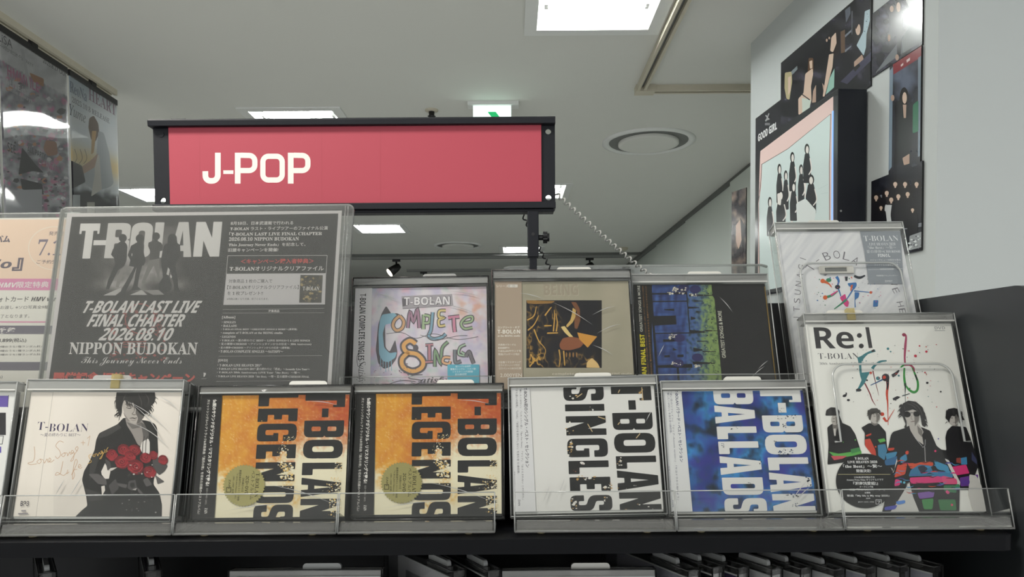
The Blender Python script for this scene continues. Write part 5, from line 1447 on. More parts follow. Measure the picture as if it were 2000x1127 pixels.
# person 2
k.poly([(430, 262), (500, 220), (590, 225), (655, 300), (660, 380), (675, 520), (640, 600), (560, 560), (520, 480), (460, 420), (462, 310)], DJ, r=10)
k.poly([(520, 200), (575, 200), (580, 235), (550, 245), (520, 225)], SKD, r=6)
head(556, 165, 46, 58); k.curve([(540, 158), (560, 156)], 4, (70, 66, 64)); k.curve([(578, 158), (594, 156)], 4, (70, 66, 64), lift=False); k.line([(560, 200), (582, 200)], 4, (110, 90, 88), lift=False); k.line([(575, 165), (580, 182), (570, 184)], 3, (120, 114, 110), lift=False)
k.poly([(492, 150), (490, 110), (520, 84), (575, 82), (600, 110), (598, 130), (560, 124), (525, 140), (515, 190), (502, 190)], (74, 71, 70), r=8)
k.poly([(462, 370), (510, 360), (560, 470), (570, 560), (520, 500), (465, 430)], (206, 72, 54), r=10); k.poly([(580, 370), (640, 358), (655, 385), (600, 400)], (96, 176, 84), r=6); k.poly([(580, 420), (650, 410), (672, 500), (640, 560), (585, 520)], (70, 130, 166), r=10); k.poly([(470, 330), (522, 312), (520, 328), (476, 345)], (206, 72, 54), r=4)
# person 4
k.poly([(1215, 290), (1260, 245), (1390, 255), (1420, 330), (1475, 490), (1500, 620), (1470, 700), (1420, 830), (1310, 830), (1250, 640), (1160, 545), (1090, 520), (1100, 450), (1210, 470), (1200, 350)], DJ, r=12)
k.poly([(1255, 220), (1310, 220), (1310, 250), (1270, 250)], SKD, r=4)
head(1275, 180, 46, 62, shade=1); k.curve([(1250, 172), (1268, 174)], 5, (60, 56, 56)); k.curve([(1286, 172), (1304, 172)], 5, (60, 56, 56), lift=False); k.line([(1272, 214), (1296, 212)], 4, (100, 84, 82), lift=False)
k.poly([(1205, 130), (1225, 90), (1280, 80), (1330, 95), (1355, 150), (1378, 195), (1350, 190), (1330, 225), (1318, 160), (1300, 140), (1280, 160), (1258, 150), (1240, 190), (1236, 220), (1218, 190), (1203, 180)], (44, 42, 44), r=6)
k.poly([(1255, 620), (1390, 600), (1420, 680), (1290, 700)], (226, 60, 126), r=8); k.poly([(1340, 540), (1395, 530), (1400, 600), (1345, 600)], (70, 140, 186), r=6); k.poly([(1300, 540), (1340, 536), (1345, 590), (1300, 580)], (150, 70, 60), r=6); k.poly([(1330, 720), (1500, 690), (1490, 790), (1340, 800)], (110, 60, 150), r=10); k.poly([(1440, 480), (1490, 560), (1490, 600), (1440, 560)], (60, 64, 96), r=6)
# person 3, in front, sunglasses
k.poly([(700, 330), (720, 300), (830, 265), (870, 240), (990, 260), (1060, 290), (1120, 430), (1215, 500), (1200, 560), (1310, 730), (1330, 830), (1330, 1060), (940, 1060), (850, 760), (830, 900), (820, 1060), (620, 1060), (640, 950), (720, 640), (640, 590), (650, 520), (680, 430)], DJ, r=14)
k.poly([(845, 800), (868, 760), (905, 900), (960, 1040), (700, 1060), (730, 990)], (214, 212, 208)); k.poly([(735, 640), (752, 530), (760, 570), (720, 680), (706, 690)], (222, 219, 214), lift=False); k.poly([(1195, 545), (1230, 560), (1335, 760), (1330, 830), (1290, 740)], (222, 219, 214), lift=False)
k.poly([(1420, 690), (1480, 700), (1540, 800), (1580, 1060), (1460, 1060), (1410, 880)], (218, 215, 210), r=10, lift=False)
k.poly([(860, 220), (960, 230), (1000, 300), (985, 330), (1000, 420), (930, 370), (880, 290)], SK, r=10); k.poly([(940, 240), (990, 290), (985, 350), (950, 310)], SKD, r=6)
k.curve([(905, 330), (950, 390), (985, 430)], 4, (190, 190, 190)); k.curve([(1015, 370), (1010, 430), (985, 440)], 4, (190, 190, 190), lift=False); k.line([(1010, 440), (1015, 560), (1025, 600)], 5, (200, 198, 196), lift=False)
head(900, 170, 62, 86); k.ell(848, 140, 34, 27, (36, 34, 36), rot=10); k.ell(935, 136, 30, 25, (36, 34, 36), lift=False); k.line([(870, 128), (920, 124)], 5, (36, 34, 36), lift=False)
k.curve([(890, 150), (884, 180), (900, 186)], 4, (140, 134, 130)); k.curve([(880, 208), (905, 204), (925, 202)], [4, 8, 4], (120, 98, 96), lift=False)
k.poly([(786, 150), (782, 90), (810, 40), (860, 14), (930, 24), (985, 70), (1010, 130), (1028, 180), (1005, 175), (1028, 230), (1010, 258), (985, 240), (975, 180), (960, 120), (900, 95), (860, 108), (830, 110), (822, 150), (842, 200), (846, 262), (820, 262), (835, 230), (808, 160)], (50, 48, 50), r=6)
R = random.Random(6)
for i in range(22):
    a = R.uniform(0, 1)
    if i % 2: bx, by, dx = 800 - 8 * a, 50 + 110 * a, -1
    else: bx, by, dx = 950 + 66 * a ** .6, 50 + 190 * a, 1
    L_ = R.uniform(16, 40)
    k.curve([(bx, by), (bx + dx * L_ * .6, by + L_ * .3), (bx + dx * L_ * R.uniform(.5, 1), by + L_ * R.uniform(.6, 1.1))], [13, 7, 1], (50, 48, 50), lift=False)
for hx, hy, hw_, hh_, col_ in ((1280, 130, 74, 90, (44, 42, 44)), (545, 110, 54, 34, (74, 71, 70))):
    for i in range(14):
        sx = -1 if i % 2 else 1
        by = hy + R.uniform(-.4, .9) * hh_
        bx = hx + sx * hw_ * .85
        k.curve([(bx, by), (bx + sx * 10, by + 8), (bx + sx * R.uniform(8, 22), by + R.uniform(14, 30))], [9, 5, 1], col_, lift=False)
    for i in range(6):
        k.curve([(hx - hw_ * .6 + i * hw_ * .22, hy - 10), (hx - hw_ * .55 + i * hw_ * .22, hy + 14), (hx - hw_ * .45 + i * hw_ * .22, hy + 26 + R.uniform(0, 16))], [12, 7, 1], col_, lift=False)
for pts in ([(840, 40), (900, 60), (950, 110)], [(880, 30), (950, 70), (990, 150)], [(820, 60), (830, 100)]): k.curve(pts, [3, 6, 2], (96, 92, 92), lift=False)
PA = [((670, 450), (735, 445), (725, 470), (675, 475), (206, 72, 54)), ((650, 500), (760, 480), (740, 530), (660, 560), (70, 140, 180)), ((640, 560), (760, 520), (740, 600), (650, 610), (52, 104, 150)), ((780, 540), (840, 500), (850, 560), (790, 590), (70, 140, 180)), ((830, 480), (862, 470), (862, 505), (835, 510), (214, 80, 60)),
      ((760, 600), (850, 590), (830, 690), (730, 720), (214, 80, 56)), ((850, 590), (1080, 570), (1090, 610), (880, 640), (214, 84, 56)), ((880, 650), (960, 600), (1060, 610), (1100, 700), (860, 710), (54, 120, 160)), ((940, 620), (1000, 605), (1040, 640), (980, 690), (34, 40, 60)), ((1090, 560), (1220, 610), (1240, 670), (1120, 640), (70, 150, 190)), ((1060, 660), (1260, 670), (1270, 720), (1080, 720), (54, 130, 176)),
      ((870, 720), (1180, 705), (1200, 760), (880, 780), (222, 60, 126)), ((740, 730), (790, 745), (780, 790), (730, 800), (222, 60, 126)), ((1160, 700), (1300, 730), (1310, 780), (1180, 780), (226, 80, 130)), ((940, 860), (1100, 840), (1090, 900), (960, 915), (130, 90, 170)), ((980, 920), (1090, 910), (1080, 1010), (1000, 1010), (70, 140, 80)), ((1130, 920), (1290, 920), (1300, 1020), (1150, 1020), (64, 120, 76)), ((1180, 790), (1300, 790), (1300, 860), (1190, 850), (60, 120, 84)), ((640, 990), (760, 970), (740, 1010), (640, 1020), (86, 90, 180)), ((740, 940), (830, 925), (830, 955), (760, 970), (90, 140, 214)), ((1210, 840), (1240, 850), (1230, 870), (1210, 870), (226, 80, 140)), ((1340, 740), (1420, 740), (1420, 780), (1350, 790), (96, 60, 150)), ((1290, 780), (1330, 780), (1330, 820), (1290, 810), (60, 130, 90))]
for i, pa in enumerate(PA):
    c = pa[-1]
    pts = [pp_ for pp_ in pa[:-1]]
    k.poly(pts, c, r=16)
R = random.Random(9)
for i in range(46):
    x, y = R.uniform(740, 1300), R.uniform(560, 860)
    c = R.choice([(70, 150, 196), (222, 60, 126), (36, 34, 40), (214, 80, 56), (90, 90, 170), (36, 34, 40)])
    k.curve([(x - 30, y + R.uniform(-8, 8)), (x, y + R.uniform(-14, 14)), (x + 40, y + R.uniform(-8, 8))], [2, R.uniform(6, 13), 2], c, lift=i % 8 == 0)
for x, y, rr, c in ((1105, 477, 10, (226, 70, 120)), (790, 757, 9, (90, 190, 220)), (820, 765, 11, (110, 190, 210)), (1213, 850, 14, (226, 80, 140)), (1257, 970, 11, (226, 80, 120)), (558, 438, 8, RDD), (262, 395, 5, (96, 176, 84)), (372, 375, 7, (96, 176, 84)), (1133, 365, 6, (80, 70, 170))): k.ell(x, y, rr, rr, c, n=12)
k.crop(1540, 590, 2.348)
cs_ = k.build('cover_sheet', va)
k = cover_ink('dvdf', (1590, 780, 4.697))
k.ell(464, 750, 268, 250, (14, 13, 17), n=64)
for tx, x0, y0, x1, y1, st, of in (('T-BOLAN', 368, 533, 495, 556, 's', .01), ('LIVE HEAVEN 2020', 302, 564, 574, 588, 's', .01), ('「the Best」～繋～', 262, 598, 618, 632, 's', .01), ('開催決定!', 383, 643, 516, 672, 'r', .015), ('2/28(金)配信開始予定', 362, 708, 552, 726, 'r', .01), ('Amazon Prime Video オリジナルドラマ', 294, 730, 630, 748, 'r', .01), ('『湘南純愛組!』', 354, 756, 580, 788, 'r', .015), ('オープニング曲', 412, 796, 536, 812, 'r', .01), ('新曲「俺たちのストーリー」', 320, 820, 640, 840, 'r', .01), ('主題歌', 458, 850, 512, 866, 'r', .01), ('新曲「My life is My way 2020」', 298, 874, 684, 898, 'r', .012), ('収録', 472, 904, 512, 916, 'r', .01), ('JBDF-1025~1026', 398, 938, 545, 950, 'r', 0)):
    k.text(tx, x0, y0, x1, y1, (236, 236, 236), st, off=of, lift=tx == 'T-BOLAN')
k.line([(214, 690), (694, 690)], 4, (206, 196, 150)); k.line([(562, 922), (612, 922), (612, 962), (562, 962)], 4, (220, 220, 220), lift=False, closed=True); k.line([(575, 935), (600, 935), (585, 955)], 5, (220, 220, 220), lift=False)
k.build('round_sticker', cs_, y=-.00095, label='round black sticker with white lettering')
case(*POSE['dvdf'][:4], 'tall security case in the front row around the DVD showing four people', tab=-.032, top=.0100, thick=.0175, tall=True, tape=.004)

# ------------------------------------------------------------------ hanging banners on the left
BX, RZL = -1.95, PI / 2          # banner plane faces the aisle
t = thing('ceiling_rail', 'straight beige ceiling rail from which the left banners hang', 'ceiling rail', (BX, 2.4, CEIL))
MB().box(-.022, -.006, -1.4, 1.27, -.026, 0).box(.006, .022, -1.4, 1.27, -.026, 0).box(-.006, .006, -1.4, 1.27, -.012, 0).build('rail', 'beige', t)
def banner(y0, y1, label, quad, z0=1.75, z1=2.715):
    W, H = y1 - y0, z1 - z0
    t = thing('hanging_banner', label, 'banner', (BX, (y0 + y1) / 2, z0), (0, 0, RZL), 'film-covered banners hanging from the left rail')
    w = W / 2
    hb = MB().box(-w, w, -.006, .006, H, H + .026).build('hanging_bar', 'black', t)
    for hx in (-w * .05, ):
        b = MB().box(hx - .02, hx + .02, -.008, .008, H + .02, H + .05)
        b.build('rail_hook', 'black', hb)
    MB().box(-w, w, -.0004, .0004, 0, H).build('backing', 'tray_white', t)
    # clear film hanging loosely in front, gently buckled
    vs, fs = [], []
    nx_, nz_ = 16, 40
    for j in range(nz_ + 1):
        for i in range(nx_ + 1):
            u, v = i / nx_, j / nz_
            d_ = .006 + .0022 * math.sin(v * 9 + u * 2.2) * math.sin(PI * u) + .0016 * math.sin(u * 5 + v * 3)
            vs.append((-w + W * u, -d_, H * v))
    for j in range(nz_):
        for i in range(nx_):
            a = j * (nx_ + 1) + i
            fs.append((a, a + 1, a + nx_ + 2, a + nx_ + 1))
    MB().add(vs, fs, True).build('film_cover', 'film_big', t)
    return t, Ink(W, H, quad)
t, k = banner(2.86, 3.29, 'grey banner with pink and white collage lettering, nearer of the two large left ones', [(-2.8, 61.9), (130.0, 146.4), (141.9, 574.1), (12.5, 555.2)])
k.crop(0, 30, 2.817); k.base((214, 214, 216))
CC = [(130, 126, 132), (76, 72, 78), (214, 150, 176), (226, 222, 226), (150, 142, 148), (206, 150, 120), (186, 184, 190)]
def coll(x, y):
    top = y < 250 + x * .55
    n = fbm(x, y, .02, 3)
    if top: return mixc((206, 206, 208), (228, 227, 229), .5 + n)
    c = mixc((120, 118, 126), (200, 200, 206), .5 + n * 1.1)
    return mixc(c, (216, 130, 170), max(0, fbm(x, y, .03, 11) - .28) * 2.2)
k.grid(-8, 60, 400, 1500, 60, 150, coll)
k.specks(170, (30, 300, 370, 1080), 26, CC, 4, lambda x, y: y > 300 + x * .6)
k.poly([(160, 320), (240, 355), (240, 400), (180, 370)], (176, 122, 84), r=10); k.poly([(250, 690), (310, 700), (318, 770), (262, 780), (236, 740)], (178, 134, 112), r=14); k.poly([(120, 730), (200, 830), (240, 870), (180, 860), (100, 880)], (50, 48, 54), r=8); k.poly([(110, 900), (230, 930), (240, 990), (120, 960)], (62, 60, 66), r=8)
TD = (78, 76, 82)
k.text('LiSA', -12, 122, 66, 168, TD); k.text('LiVE is Smile Always', 10, 206, 148, 224, TD, off=-.01); k.text('～RED BLUE～ & PARTY', 0, 222, 180, 238, TD, off=-.01); k.text('2025.8.27 OUT', 236, 284, 366, 308, TD)
k.text('LiSA', 44, 260, 112, 296, (214, 210, 214), 'b'); k.text('ALiVE is', 30, 376, 140, 412, (214, 210, 214), 'b'); k.text('Smile Always', 40, 430, 175, 458, (206, 202, 206), 'b')
k.text('HMMMLE', 40, 330, 210, 385, (186, 100, 140), 'b'); k.text('ALL PARTY', 150, 745, 250, 775, TD, 'b'); k.text('SEE', 40, 710, 84, 760, TD, 'b'); k.text('CARNIVAL', 210, 815, 330, 850, (176, 104, 140), 'b')
k.poly([(110, 190), (128, 190), (165, 380), (160, 420), (140, 330)], (200, 200, 203), r=4); k.rect(0, 960, 230, 1500, (190, 190, 196)); k.specks(60, (240, 900, 360, 1040), 14, [(184, 108, 142), (90, 60, 80), (190, 180, 190)], 7)
k.build('printed_sheet', t, 'ink_gloss', y=-.0008)
t, k = banner(3.305, 3.70, 'pale blue banner with a seated figure in flowing clothes, farthest on the left rail', [(134.0, 149.0), (227.5, 208.5), (237.3, 588.1), (145.8, 574.7)])
k.crop(0, 30, 2.817); k.base((206, 220, 230))
def sky(x, y):
    n = fbm(x, y, .012, 5)
    c = mixc((196, 212, 226), (226, 230, 232), min(1, max(0, (y - 300) / 250)) + n * .3)
    c = mixc(c, (236, 206, 140), math.exp(-((y - 770 - (x - 380) * .3) / 60) ** 2) * .8)
    return mixc(c, (54, 54, 60), min(1, max(0, (y - 900 - (x - 380) * .25 + n * 60) / 60)))
k.grid(375, 330, 680, 1560, 50, 140, sky)
k.text('ReoNa', 384, 395, 476, 455, (104, 116, 138), 's'); k.text('HEART', 488, 450, 636, 515, (150, 120, 140), 's'); k.text('2025.10.8 RELEASE', 398, 515, 600, 545, (110, 112, 120), 's')
k.text('Yume', 380, 515, 470, 575, (70, 72, 78), 'i')
k.poly([(490, 570), (515, 556), (540, 600), (545, 650), (525, 700), (500, 690), (485, 620)], (112, 92, 80), r=10)
k.poly([(540, 640), (570, 650), (600, 760), (625, 930), (600, 950), (520, 970), (430, 900), (480, 830), (530, 770)], (186, 190, 194), r=12); k.poly([(520, 780), (545, 770), (560, 960), (500, 1000), (520, 880)], (216, 212, 204), r=8)
k.poly([(430, 850), (500, 800), (540, 760), (520, 840), (450, 880)], (190, 160, 140), r=8); k.poly([(385, 800), (450, 830), (470, 920), (390, 960)], (66, 64, 70), r=10); k.poly([(505, 640), (530, 640), (515, 760), (500, 770)], (196, 160, 110), r=6)
k.rect(400, 990, 440, 1070, (190, 196, 198)); k.rect(478, 1030, 520, 1100, (200, 196, 186))
for x in (410, 440, 465): k.curve([(x, 740), (x + 12, 790), (x - 6, 820)], 3, (110, 100, 90), lift=x == 410)
k.build('printed_sheet', t, 'ink_gloss', y=-.0008)
t, k = banner(2.40, 2.845, 'dark banner sliver cut by the left edge of the view', [(-198.6, -62.6), (-10.0, 57.4), (5.5, 554.1), (-177.5, 527.3)])
k.base((70, 72, 74)); k.o = (0, 0, 1)
k.grid(-190, -60, 8, 560, 30, 60, lambda x, y: mixc((52, 54, 56), (120, 110, 116), .5 + fbm(x, y, .03, 2)))
k.specks(60, (-60, 150, 8, 540), 10, [(90, 170, 110), (170, 96, 130), (40, 40, 44)], 3)
k.build('printed_sheet', t, 'ink_gloss', y=-.0008)

# ------------------------------------------------------------------ posters and light box on the pillar
WALL = {
 'A': ((1.0811, 2.5976, 2.280), .600, .305, [(1525.7, 123.0), (1702.8, -29.7), (1700.9, 167.4), (1524.9, 278.5)]),
 'B': ((1.0399, 3.0096, 1.700), .228, .745, [(1476.1, 231.7), (1525.3, 194.5), (1523.3, 571.0), (1474.7, 580.5)]),
 'box': ((.9852, 2.5920, 1.700), .574, .575, [(1480.4, 278.7), (1637.1, 172.8), (1634.2, 538.2), (1479.2, 570.6)]),
 'C': ((1.1233, 2.1762, 2.303), .237, .192, [(1704.1, 27.2), (1803.1, -51.4), (1801.4, 87.6), (1702.9, 151.4)]),
 'D': ((1.1259, 2.1293, 1.978), .143, .322, [(1738.1, 129.7), (1800.0, 89.7), (1797.3, 320.6), (1735.9, 345.4)]),
 'E': ((1.1221, 2.1676, 1.740), .240, .245, [(1702.3, 354.5), (1802.0, 313.8), (1799.9, 488.7), (1700.8, 510.9)]),
}
PG = 'dark photo boards on the pillar'
def board(key, label):
    pos, W, H, quad = WALL[key]
    t = thing('photo_board', label, 'poster', pos, (0, 0, RZ), PG)
    MB().box(-W / 2, W / 2, -.0005, .0038, 0, H).build('board', 'black', t)
    k = Ink(W, H, quad); k.base((34, 35, 40))
    return t, k
SKN, SK2, GREEN_W = (206, 182, 164), (176, 150, 134), (196, 206, 196)
def person(k, x, y, h, top, skin=SKN, hair=(30, 26, 26), lean=0):
    """small printed figure: y is the crown of the head"""
    w = h * .16
    k.poly([(x - w, y + h * .22), (x + w, y + h * .2), (x + w * 1.3, y + h * .6), (x + w * .9 + lean, y + h), (x - w * .9 + lean, y + h), (x - w * 1.3, y + h * .6)], top, r=w * .4)
    k.ell(x, y + h * .09, w * .72, h * .11, hair, n=14); k.rect(x - w * .8, y + h * .08, x + w * .8, y + h * .24, hair, lift=False)
    k.ell(x, y + h * .105, w * .34, h * .062, skin, n=14); k.rect(x - w * .14, y + h * .16, x + w * .14, y + h * .2, skin, lift=False)
t, k = board('A', 'long dark photo board with several women, high on the pillar')
k.crop(1500, 0, 4.508)
k.grid(110, -150, 930, 1290, 60, 70, lambda x, y: mixc((28, 29, 34), (70, 68, 82), max(0, fbm(x, y, .008, 4)) * 1.2))
k.poly([(640, 720), (930, 440), (930, 520), (700, 740)], (66, 66, 84)); k.poly([(680, 310), (735, 262), (735, 280), (682, 330)], (120, 126, 136), lift=False); k.poly([(680, 440), (735, 400), (735, 412), (682, 462)], (120, 126, 136), lift=False); k.poly([(738, 100), (746, 95), (744, 300), (738, 310)], (100, 104, 112), lift=False); k.poly([(640, 280), (680, 260), (680, 460), (645, 470)], (96, 78, 66), lift=False)
k.poly([(150, 640), (210, 630), (215, 720), (190, 880), (165, 870), (148, 780)], (176, 166, 132), r=12); k.poly([(178, 680), (205, 670), (200, 800), (180, 840)], SKN, r=8); k.poly([(205, 630), (258, 580), (262, 610), (215, 660)], (120, 130, 134), lift=False)
k.poly([(360, 510), (400, 510), (405, 620), (350, 660)], (84, 62, 48), r=10); k.poly([(330, 650), (395, 600), (400, 650), (380, 760), (385, 880), (370, 940), (300, 1010), (270, 1010), (268, 870), (315, 820)], SKN, r=10); k.poly([(300, 860), (380, 880), (370, 950), (305, 1000)], GREEN_W, r=6); k.curve([(300, 830), (370, 880)], 10, (60, 56, 58)); k.poly([(366, 540), (392, 530), (394, 600), (372, 606)], SKN, r=6, lift=False); k.poly([(400, 800), (425, 745), (425, 900), (390, 905)], SK2, r=6)
k.poly([(590, 270), (625, 260), (630, 470), (600, 520), (575, 460)], (36, 30, 32), r=8); k.poly([(560, 330), (600, 285), (606, 380), (575, 460), (550, 450)], SKN, r=10); k.poly([(540, 480), (580, 470), (570, 590), (500, 850), (484, 850), (500, 740)], SKN, r=6); k.poly([(545, 690), (588, 600), (584, 770), (510, 835)], (150, 190, 176), r=6); k.line([(552, 470), (580, 462)], 10, (26, 24, 26)); k.poly([(480, 730), (500, 760), (490, 800)], SK2, lift=False)
k.ell(795, 258, 22, 52, SKN, n=16); k.poly([(770, 220), (800, 200), (815, 220), (800, 212), (778, 260)], (30, 26, 28)); k.poly([(855, 100), (900, 80), (900, 180), (870, 300), (865, 420), (845, 490), (782, 400), (840, 280)], (176, 196, 204), r=8); k.poly([(760, 545), (830, 480), (845, 520), (800, 560), (762, 590)], SK2, r=6); k.specks(12, (850, 120, 890, 280), 8, [(90, 110, 120)], 5); k.poly([(750, 600), (800, 560), (815, 580), (770, 630)], (30, 30, 34), lift=False)
k.poly([(680, 90), (725, 55), (730, 120), (690, 200)], (90, 96, 106), lift=False); k.ell(520, 355, 8, 14, SK2, lift=False); k.ell(542, 335, 8, 12, SK2, lift=False)
k.build('printed_sheet', t, 'ink_gloss', y=-.0008)
t, k = board('B', 'dark board with white two-word title and small emblem, at the far edge of the pillar')
k.crop(1470, 180, 4.335); k.o = (1470, 180, 4.335)
k.grid(20, 60, 260, 1700, 20, 40, lambda x, y: mixc((30, 31, 35), (50, 50, 58), .5 + fbm(x, y, .02, 3)))
k.text('GOOD GIRL', 48, 306, 206, 368, (232, 232, 232), 'b', off=.05); k.text('2nd mini album', 60, 374, 200, 386, (190, 190, 192), 'r')
for pts in ([(112, 196), (140, 232)], [(140, 180), (112, 248)], [(108, 240), (144, 226)]): k.line(pts, 9, (160, 160, 162), lift=False)
k.rect(106, 260, 148, 280, (120, 120, 124))
k.build('printed_sheet', t, 'ink_gloss', y=-.0008)
# light box
pos, W, H, quad = WALL['box']
t = thing('light_box', 'dark protruding light box with pink-bordered group photo on the pillar', 'light box', pos, (0, 0, RZ))
MB().box(-W / 2, W / 2, .0, .0945, 0, H).build('housing', surf('box_navy_black', (16, 20, 30), .5, var=.1), t, bevel=.002)
k = Ink(W, H, quad); k.base((54, 55, 60)); k.crop(1470, 180, 4.335)
k.poly([(0, 420), (720, -20), (720, 30), (682, 40), (60, 520), (40, 1130), (0, 1130)], (40, 41, 45))
k.poly([(66, 500), (684, 36), (684, 1800), (45, 1800), (50, 960)], (226, 198, 192))
k.line([(78, 612), (300, 480), (662, 186), (652, 600), (652, 1800), (62, 1800), (48, 940), (68, 800)], 5, (90, 76, 72), closed=True)
k.poly([(82, 612), (300, 482), (658, 190), (648, 600), (648, 1800), (64, 1800), (54, 940), (74, 800)], (204, 218, 216))
DR = (44, 46, 50); FC = (226, 222, 216)
figs = [(228, 610, 760, 40), (282, 665, 800, 38), (338, 510, 640, 44), (412, 615, 760, 42), (462, 440, 560, 50), (348, 760, 980, 48), (495, 700, 860, 66), (148, 890, 1040, 42), (240, 830, 1100, 60)]
for i, (x, y, yb, w_) in enumerate(figs):
    hh = (yb - y)
    k.poly([(x - w_ * .35, y + 80), (x + w_ * .35, y + 75), (x + w_ * .7, y + 180), (x + w_ * .65, y + 330), (x - w_ * .6, y + 330), (x - w_ * .65, y + 180)], DR, r=10)
    k.poly([(x - w_ * .5, y + 330), (x - w_ * .12, y + 330), (x - w_ * .2, y + 450), (x - w_ * .4, y + 450)], FC, lift=False) if i < 6 else None
    k.ell(x, y + 42, w_ * .42, 46, (36, 36, 40), n=14); k.ell(x + 2, y + 48, w_ * .24, 32, FC, n=14)
    k.curve([(x + w_ * .5, y + 120), (x + w_ * .75, y + 210), (x + w_ * .3, y + 260)], 9, FC)
for pts in ([(560, 820), (640, 780)], [(580, 860), (640, 850)]): k.line(pts, 2, (180, 196, 194))
k.poly([(370, 940), (450, 900), (540, 1000), (520, 1130), (380, 1130)], (214, 220, 218), r=20); k.poly([(210, 860), (250, 850), (240, 960), (215, 950)], FC, r=10)
k.line([(60, 760), (60, 1100)], 2, (120, 120, 130))
k.build('photo_face', t, 'ink_gloss', y=-.0006, label='group photo with wide pink border')
MB().box(W / 2 - .030, W / 2 - .024, -.0030, -.0008, .02, H - .06).build('lit_edge', 'screen_edge', t)
for z in (.20, .165, .13): MB().prism(circle(.012, z, .0035, 10), W / 2 + .0001, W / 2 + .0008, 'x').build('button', 'grey', t)
t, k = board('C', 'photo board of a woman in black beside a grey slope, top right of the pillar')
k.crop(1690, 0, 2.3)
k.grid(20, -140, 270, 370, 40, 60, lambda x, y: mixc((34, 35, 40), (84, 82, 98), max(0, .3 + fbm(x, y, .02, 14))))
k.poly([(45, 330), (110, 240), (165, 170), (265, 80), (265, 180), (150, 250)], (112, 116, 120)); k.poly([(165, 180), (215, 80), (265, 40), (265, 180), (170, 240)], (128, 132, 132), r=6)
k.poly([(105, 50), (165, 40), (170, 120), (160, 250), (145, 265), (140, 160), (100, 180), (112, 110)], (24, 23, 27), r=8); k.ell(150, 20, 14, 36, (26, 22, 24)); k.ell(150, 32, 9, 22, SKN); k.ell(120, 40, 9, 14, SK2); k.ell(108, 170, 6, 16, SK2, lift=False); k.ell(144, 258, 8, 14, SK2, lift=False)
k.poly([(170, -30), (265, -80), (265, -10), (200, 40)], (190, 194, 190), r=6)
k.build('printed_sheet', t, 'ink_gloss', y=-.0008)
t, k = board('D', 'narrow photo board of a woman in black under a red header, on the pillar edge')
k.crop(1690, 0, 2.3)
k.grid(100, 190, 260, 800, 24, 60, lambda x, y: mixc((32, 33, 40), (90, 98, 116), max(0, math.exp(-((x - 180) / 60) ** 2 - ((y - 350) / 70) ** 2) * 1.2 + fbm(x, y, .02, 3) * .4)))
k.poly([(125, 290), (255, 200), (255, 255), (128, 335)], (122, 38, 46)); k.poly([(160, 292), (172, 282), (172, 292), (162, 300)], (210, 190, 186)); k.poly([(186, 270), (202, 258), (202, 270), (188, 282)], (210, 190, 186), lift=False)
k.poly([(106, 320), (126, 300), (120, 750), (104, 770)], (120, 136, 150)); k.poly([(238, 260), (252, 250), (248, 700), (238, 705)], (120, 132, 144), lift=False)
k.poly([(128, 470), (170, 440), (215, 500), (210, 660), (200, 690), (140, 740), (128, 740), (140, 560)], (20, 20, 24), r=10); k.ell(176, 440, 20, 48, (22, 19, 22)); k.ell(178, 440, 10, 26, SKN); k.poly([(170, 470), (186, 470), (184, 530), (174, 530)], SK2, lift=False); k.poly([(168, 710), (200, 690), (200, 735), (175, 742)], SK2, r=4, lift=False); k.ell(124, 440, 8, 14, SK2, lift=False)
k.poly([(215, 470), (240, 450), (240, 590), (214, 600)], (56, 110, 84), r=8)
k.build('printed_sheet', t, 'ink_gloss', y=-.0008)
t, k = board('E', 'photo board of a group in black, low on the pillar above the DVD')
k.crop(1690, 0, 2.3)
k.grid(28, 720, 262, 1180, 40, 50, lambda x, y: mixc((20, 22, 30), (60, 62, 70), max(0, fbm(x, y, .02, 8))))
for y in (880, 930, 990, 1040): k.poly([(50, y), (255, y - 40), (255, y - 22), (50, y + 12)], (120, 124, 130), lift=y == 880)
for i, (x, y) in enumerate([(50, 870), (98, 850), (136, 810), (180, 810), (232, 810), (118, 880), (150, 865), (192, 855), (72, 920), (214, 930)]):
    person(k, x, y, 170 if i < 8 else 130, (22, 21, 26) if i != 5 else (190, 192, 192))
k.poly([(200, 1060), (256, 1040), (256, 1110), (200, 1125)], (150, 154, 156), r=6); k.specks(30, (195, 1060, 256, 1120), 9, [(210, 214, 214), (90, 92, 98)], 5)
k.build('printed_sheet', t, 'ink_gloss', y=-.0008)
# board that wraps the far corner of the pillar
t = thing('photo_board', 'photo strip poking out past the far edge of the pillar', 'poster', (1.002, 3.26, 1.76), (0, 0, RZ + .25), PG)
MB().box(-.05, .05, -.0008, .003, 0, .42).build('board', 'black', t)
k = Ink(.1, .42); k.base((40, 38, 42))
k.grid(0, 0, 100, 420, 16, 50, lambda x, y: mixc((36, 34, 38), (150, 132, 118), max(0, .2 + fbm(x, y, .02, 3))))
k.poly([(30, 150), (60, 130), (75, 210), (50, 260), (30, 220)], SK2, r=8); k.poly([(60, 120), (90, 160), (80, 300), (70, 220)], (26, 24, 26), r=6)
k.build('printed_sheet', t, 'ink_gloss', y=-.0016)

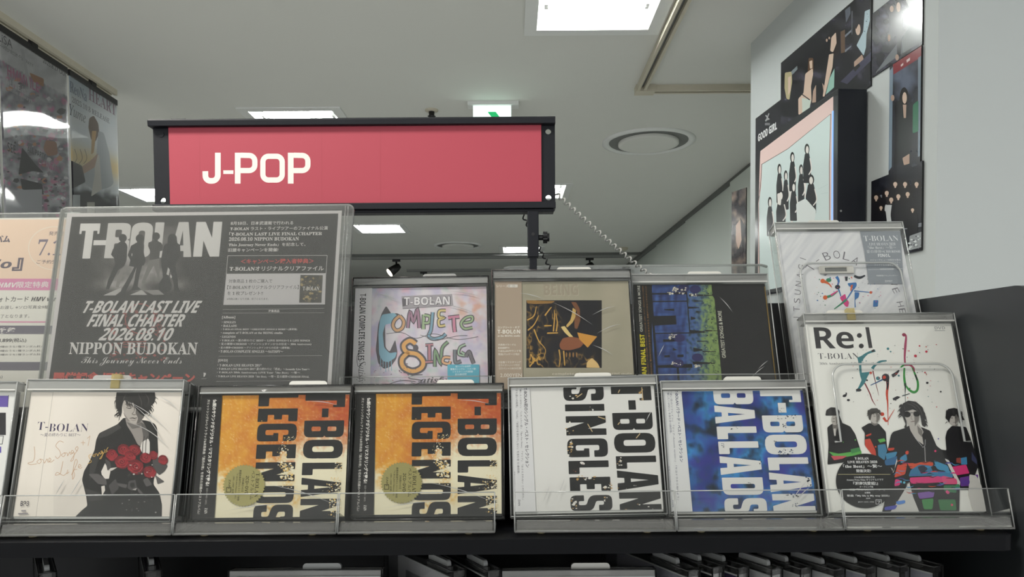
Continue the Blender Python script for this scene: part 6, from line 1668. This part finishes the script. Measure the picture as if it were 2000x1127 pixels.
# ------------------------------------------------------------------ stock below the shelf, in its shade
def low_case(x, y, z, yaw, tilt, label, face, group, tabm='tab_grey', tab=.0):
    W, H = .142, .118
    pos, rot = (x, y, z), (-tilt, 0, yaw)
    t = thing('cd_album', 'CD inside ' + label, 'CD', pos, rot)
    MB().box(-W / 2, W / 2, .0006, .0072, -.002, H + .001).build('disc_tray', 'tray_black', t)
    k = Ink(W, H); k.base(face); k.rect(0, 0, 22, 118, mixc(face, (30, 30, 34), .5)); k.rect(40, 14, 110, 34, mixc(face, (20, 20, 24), .4))
    k.build('cover_sheet', t)
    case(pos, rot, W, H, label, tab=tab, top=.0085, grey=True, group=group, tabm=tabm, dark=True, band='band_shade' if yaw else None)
LG2 = 'security cases filed below the shelf'
low_case(-.200, .690, 1.1222, .0, .12, 'grey-topped case facing out below the two orange CDs', (150, 146, 140), LG2, tab=.015)
low_case(.062, .684, 1.1222, .0, .12, 'case with bright white tab below the white CD with black lettering', (170, 170, 170), LG2, tabm='tab', tab=.012)
lowx = [(-.445, 'leaning case filed low at the left corner of the view'), (-.345, 'leaning case filed low under the roses'), (-.055, 'first angled case right of the grey-topped one, under the middle orange CD'), (-.022, 'second angled case under the gap between orange and white CDs'),
        (.166, 'first angled case filed below the blue CD'), (.190, 'second angled case filed below the blue CD'), (.214, 'third angled case filed below the blue CD'), (.244, 'fourth angled case, below the right edge of the blue CD'),
        (.274, 'angled case filed below the left edge of the four-person DVD'), (.304, 'angled case filed below the black round sticker'), (.334, 'angled case filed below the middle of the four-person DVD'), (.366, 'angled case filed below the right side of the four-person DVD'), (.398, 'last angled case in the dark corner by the end panel')]
for i, (x, lab) in enumerate(lowx):
    R = random.Random(i)
    # front edge of each case sits near x; the case runs back into the shade
    yaw = math.radians(-62 + R.uniform(-3, 3)) if x > 0 else math.radians(-58 + R.uniform(-4, 4))
    cx, cy = x - .071 * math.cos(yaw), .690 - .071 * math.sin(yaw) + R.uniform(-.004, .004)
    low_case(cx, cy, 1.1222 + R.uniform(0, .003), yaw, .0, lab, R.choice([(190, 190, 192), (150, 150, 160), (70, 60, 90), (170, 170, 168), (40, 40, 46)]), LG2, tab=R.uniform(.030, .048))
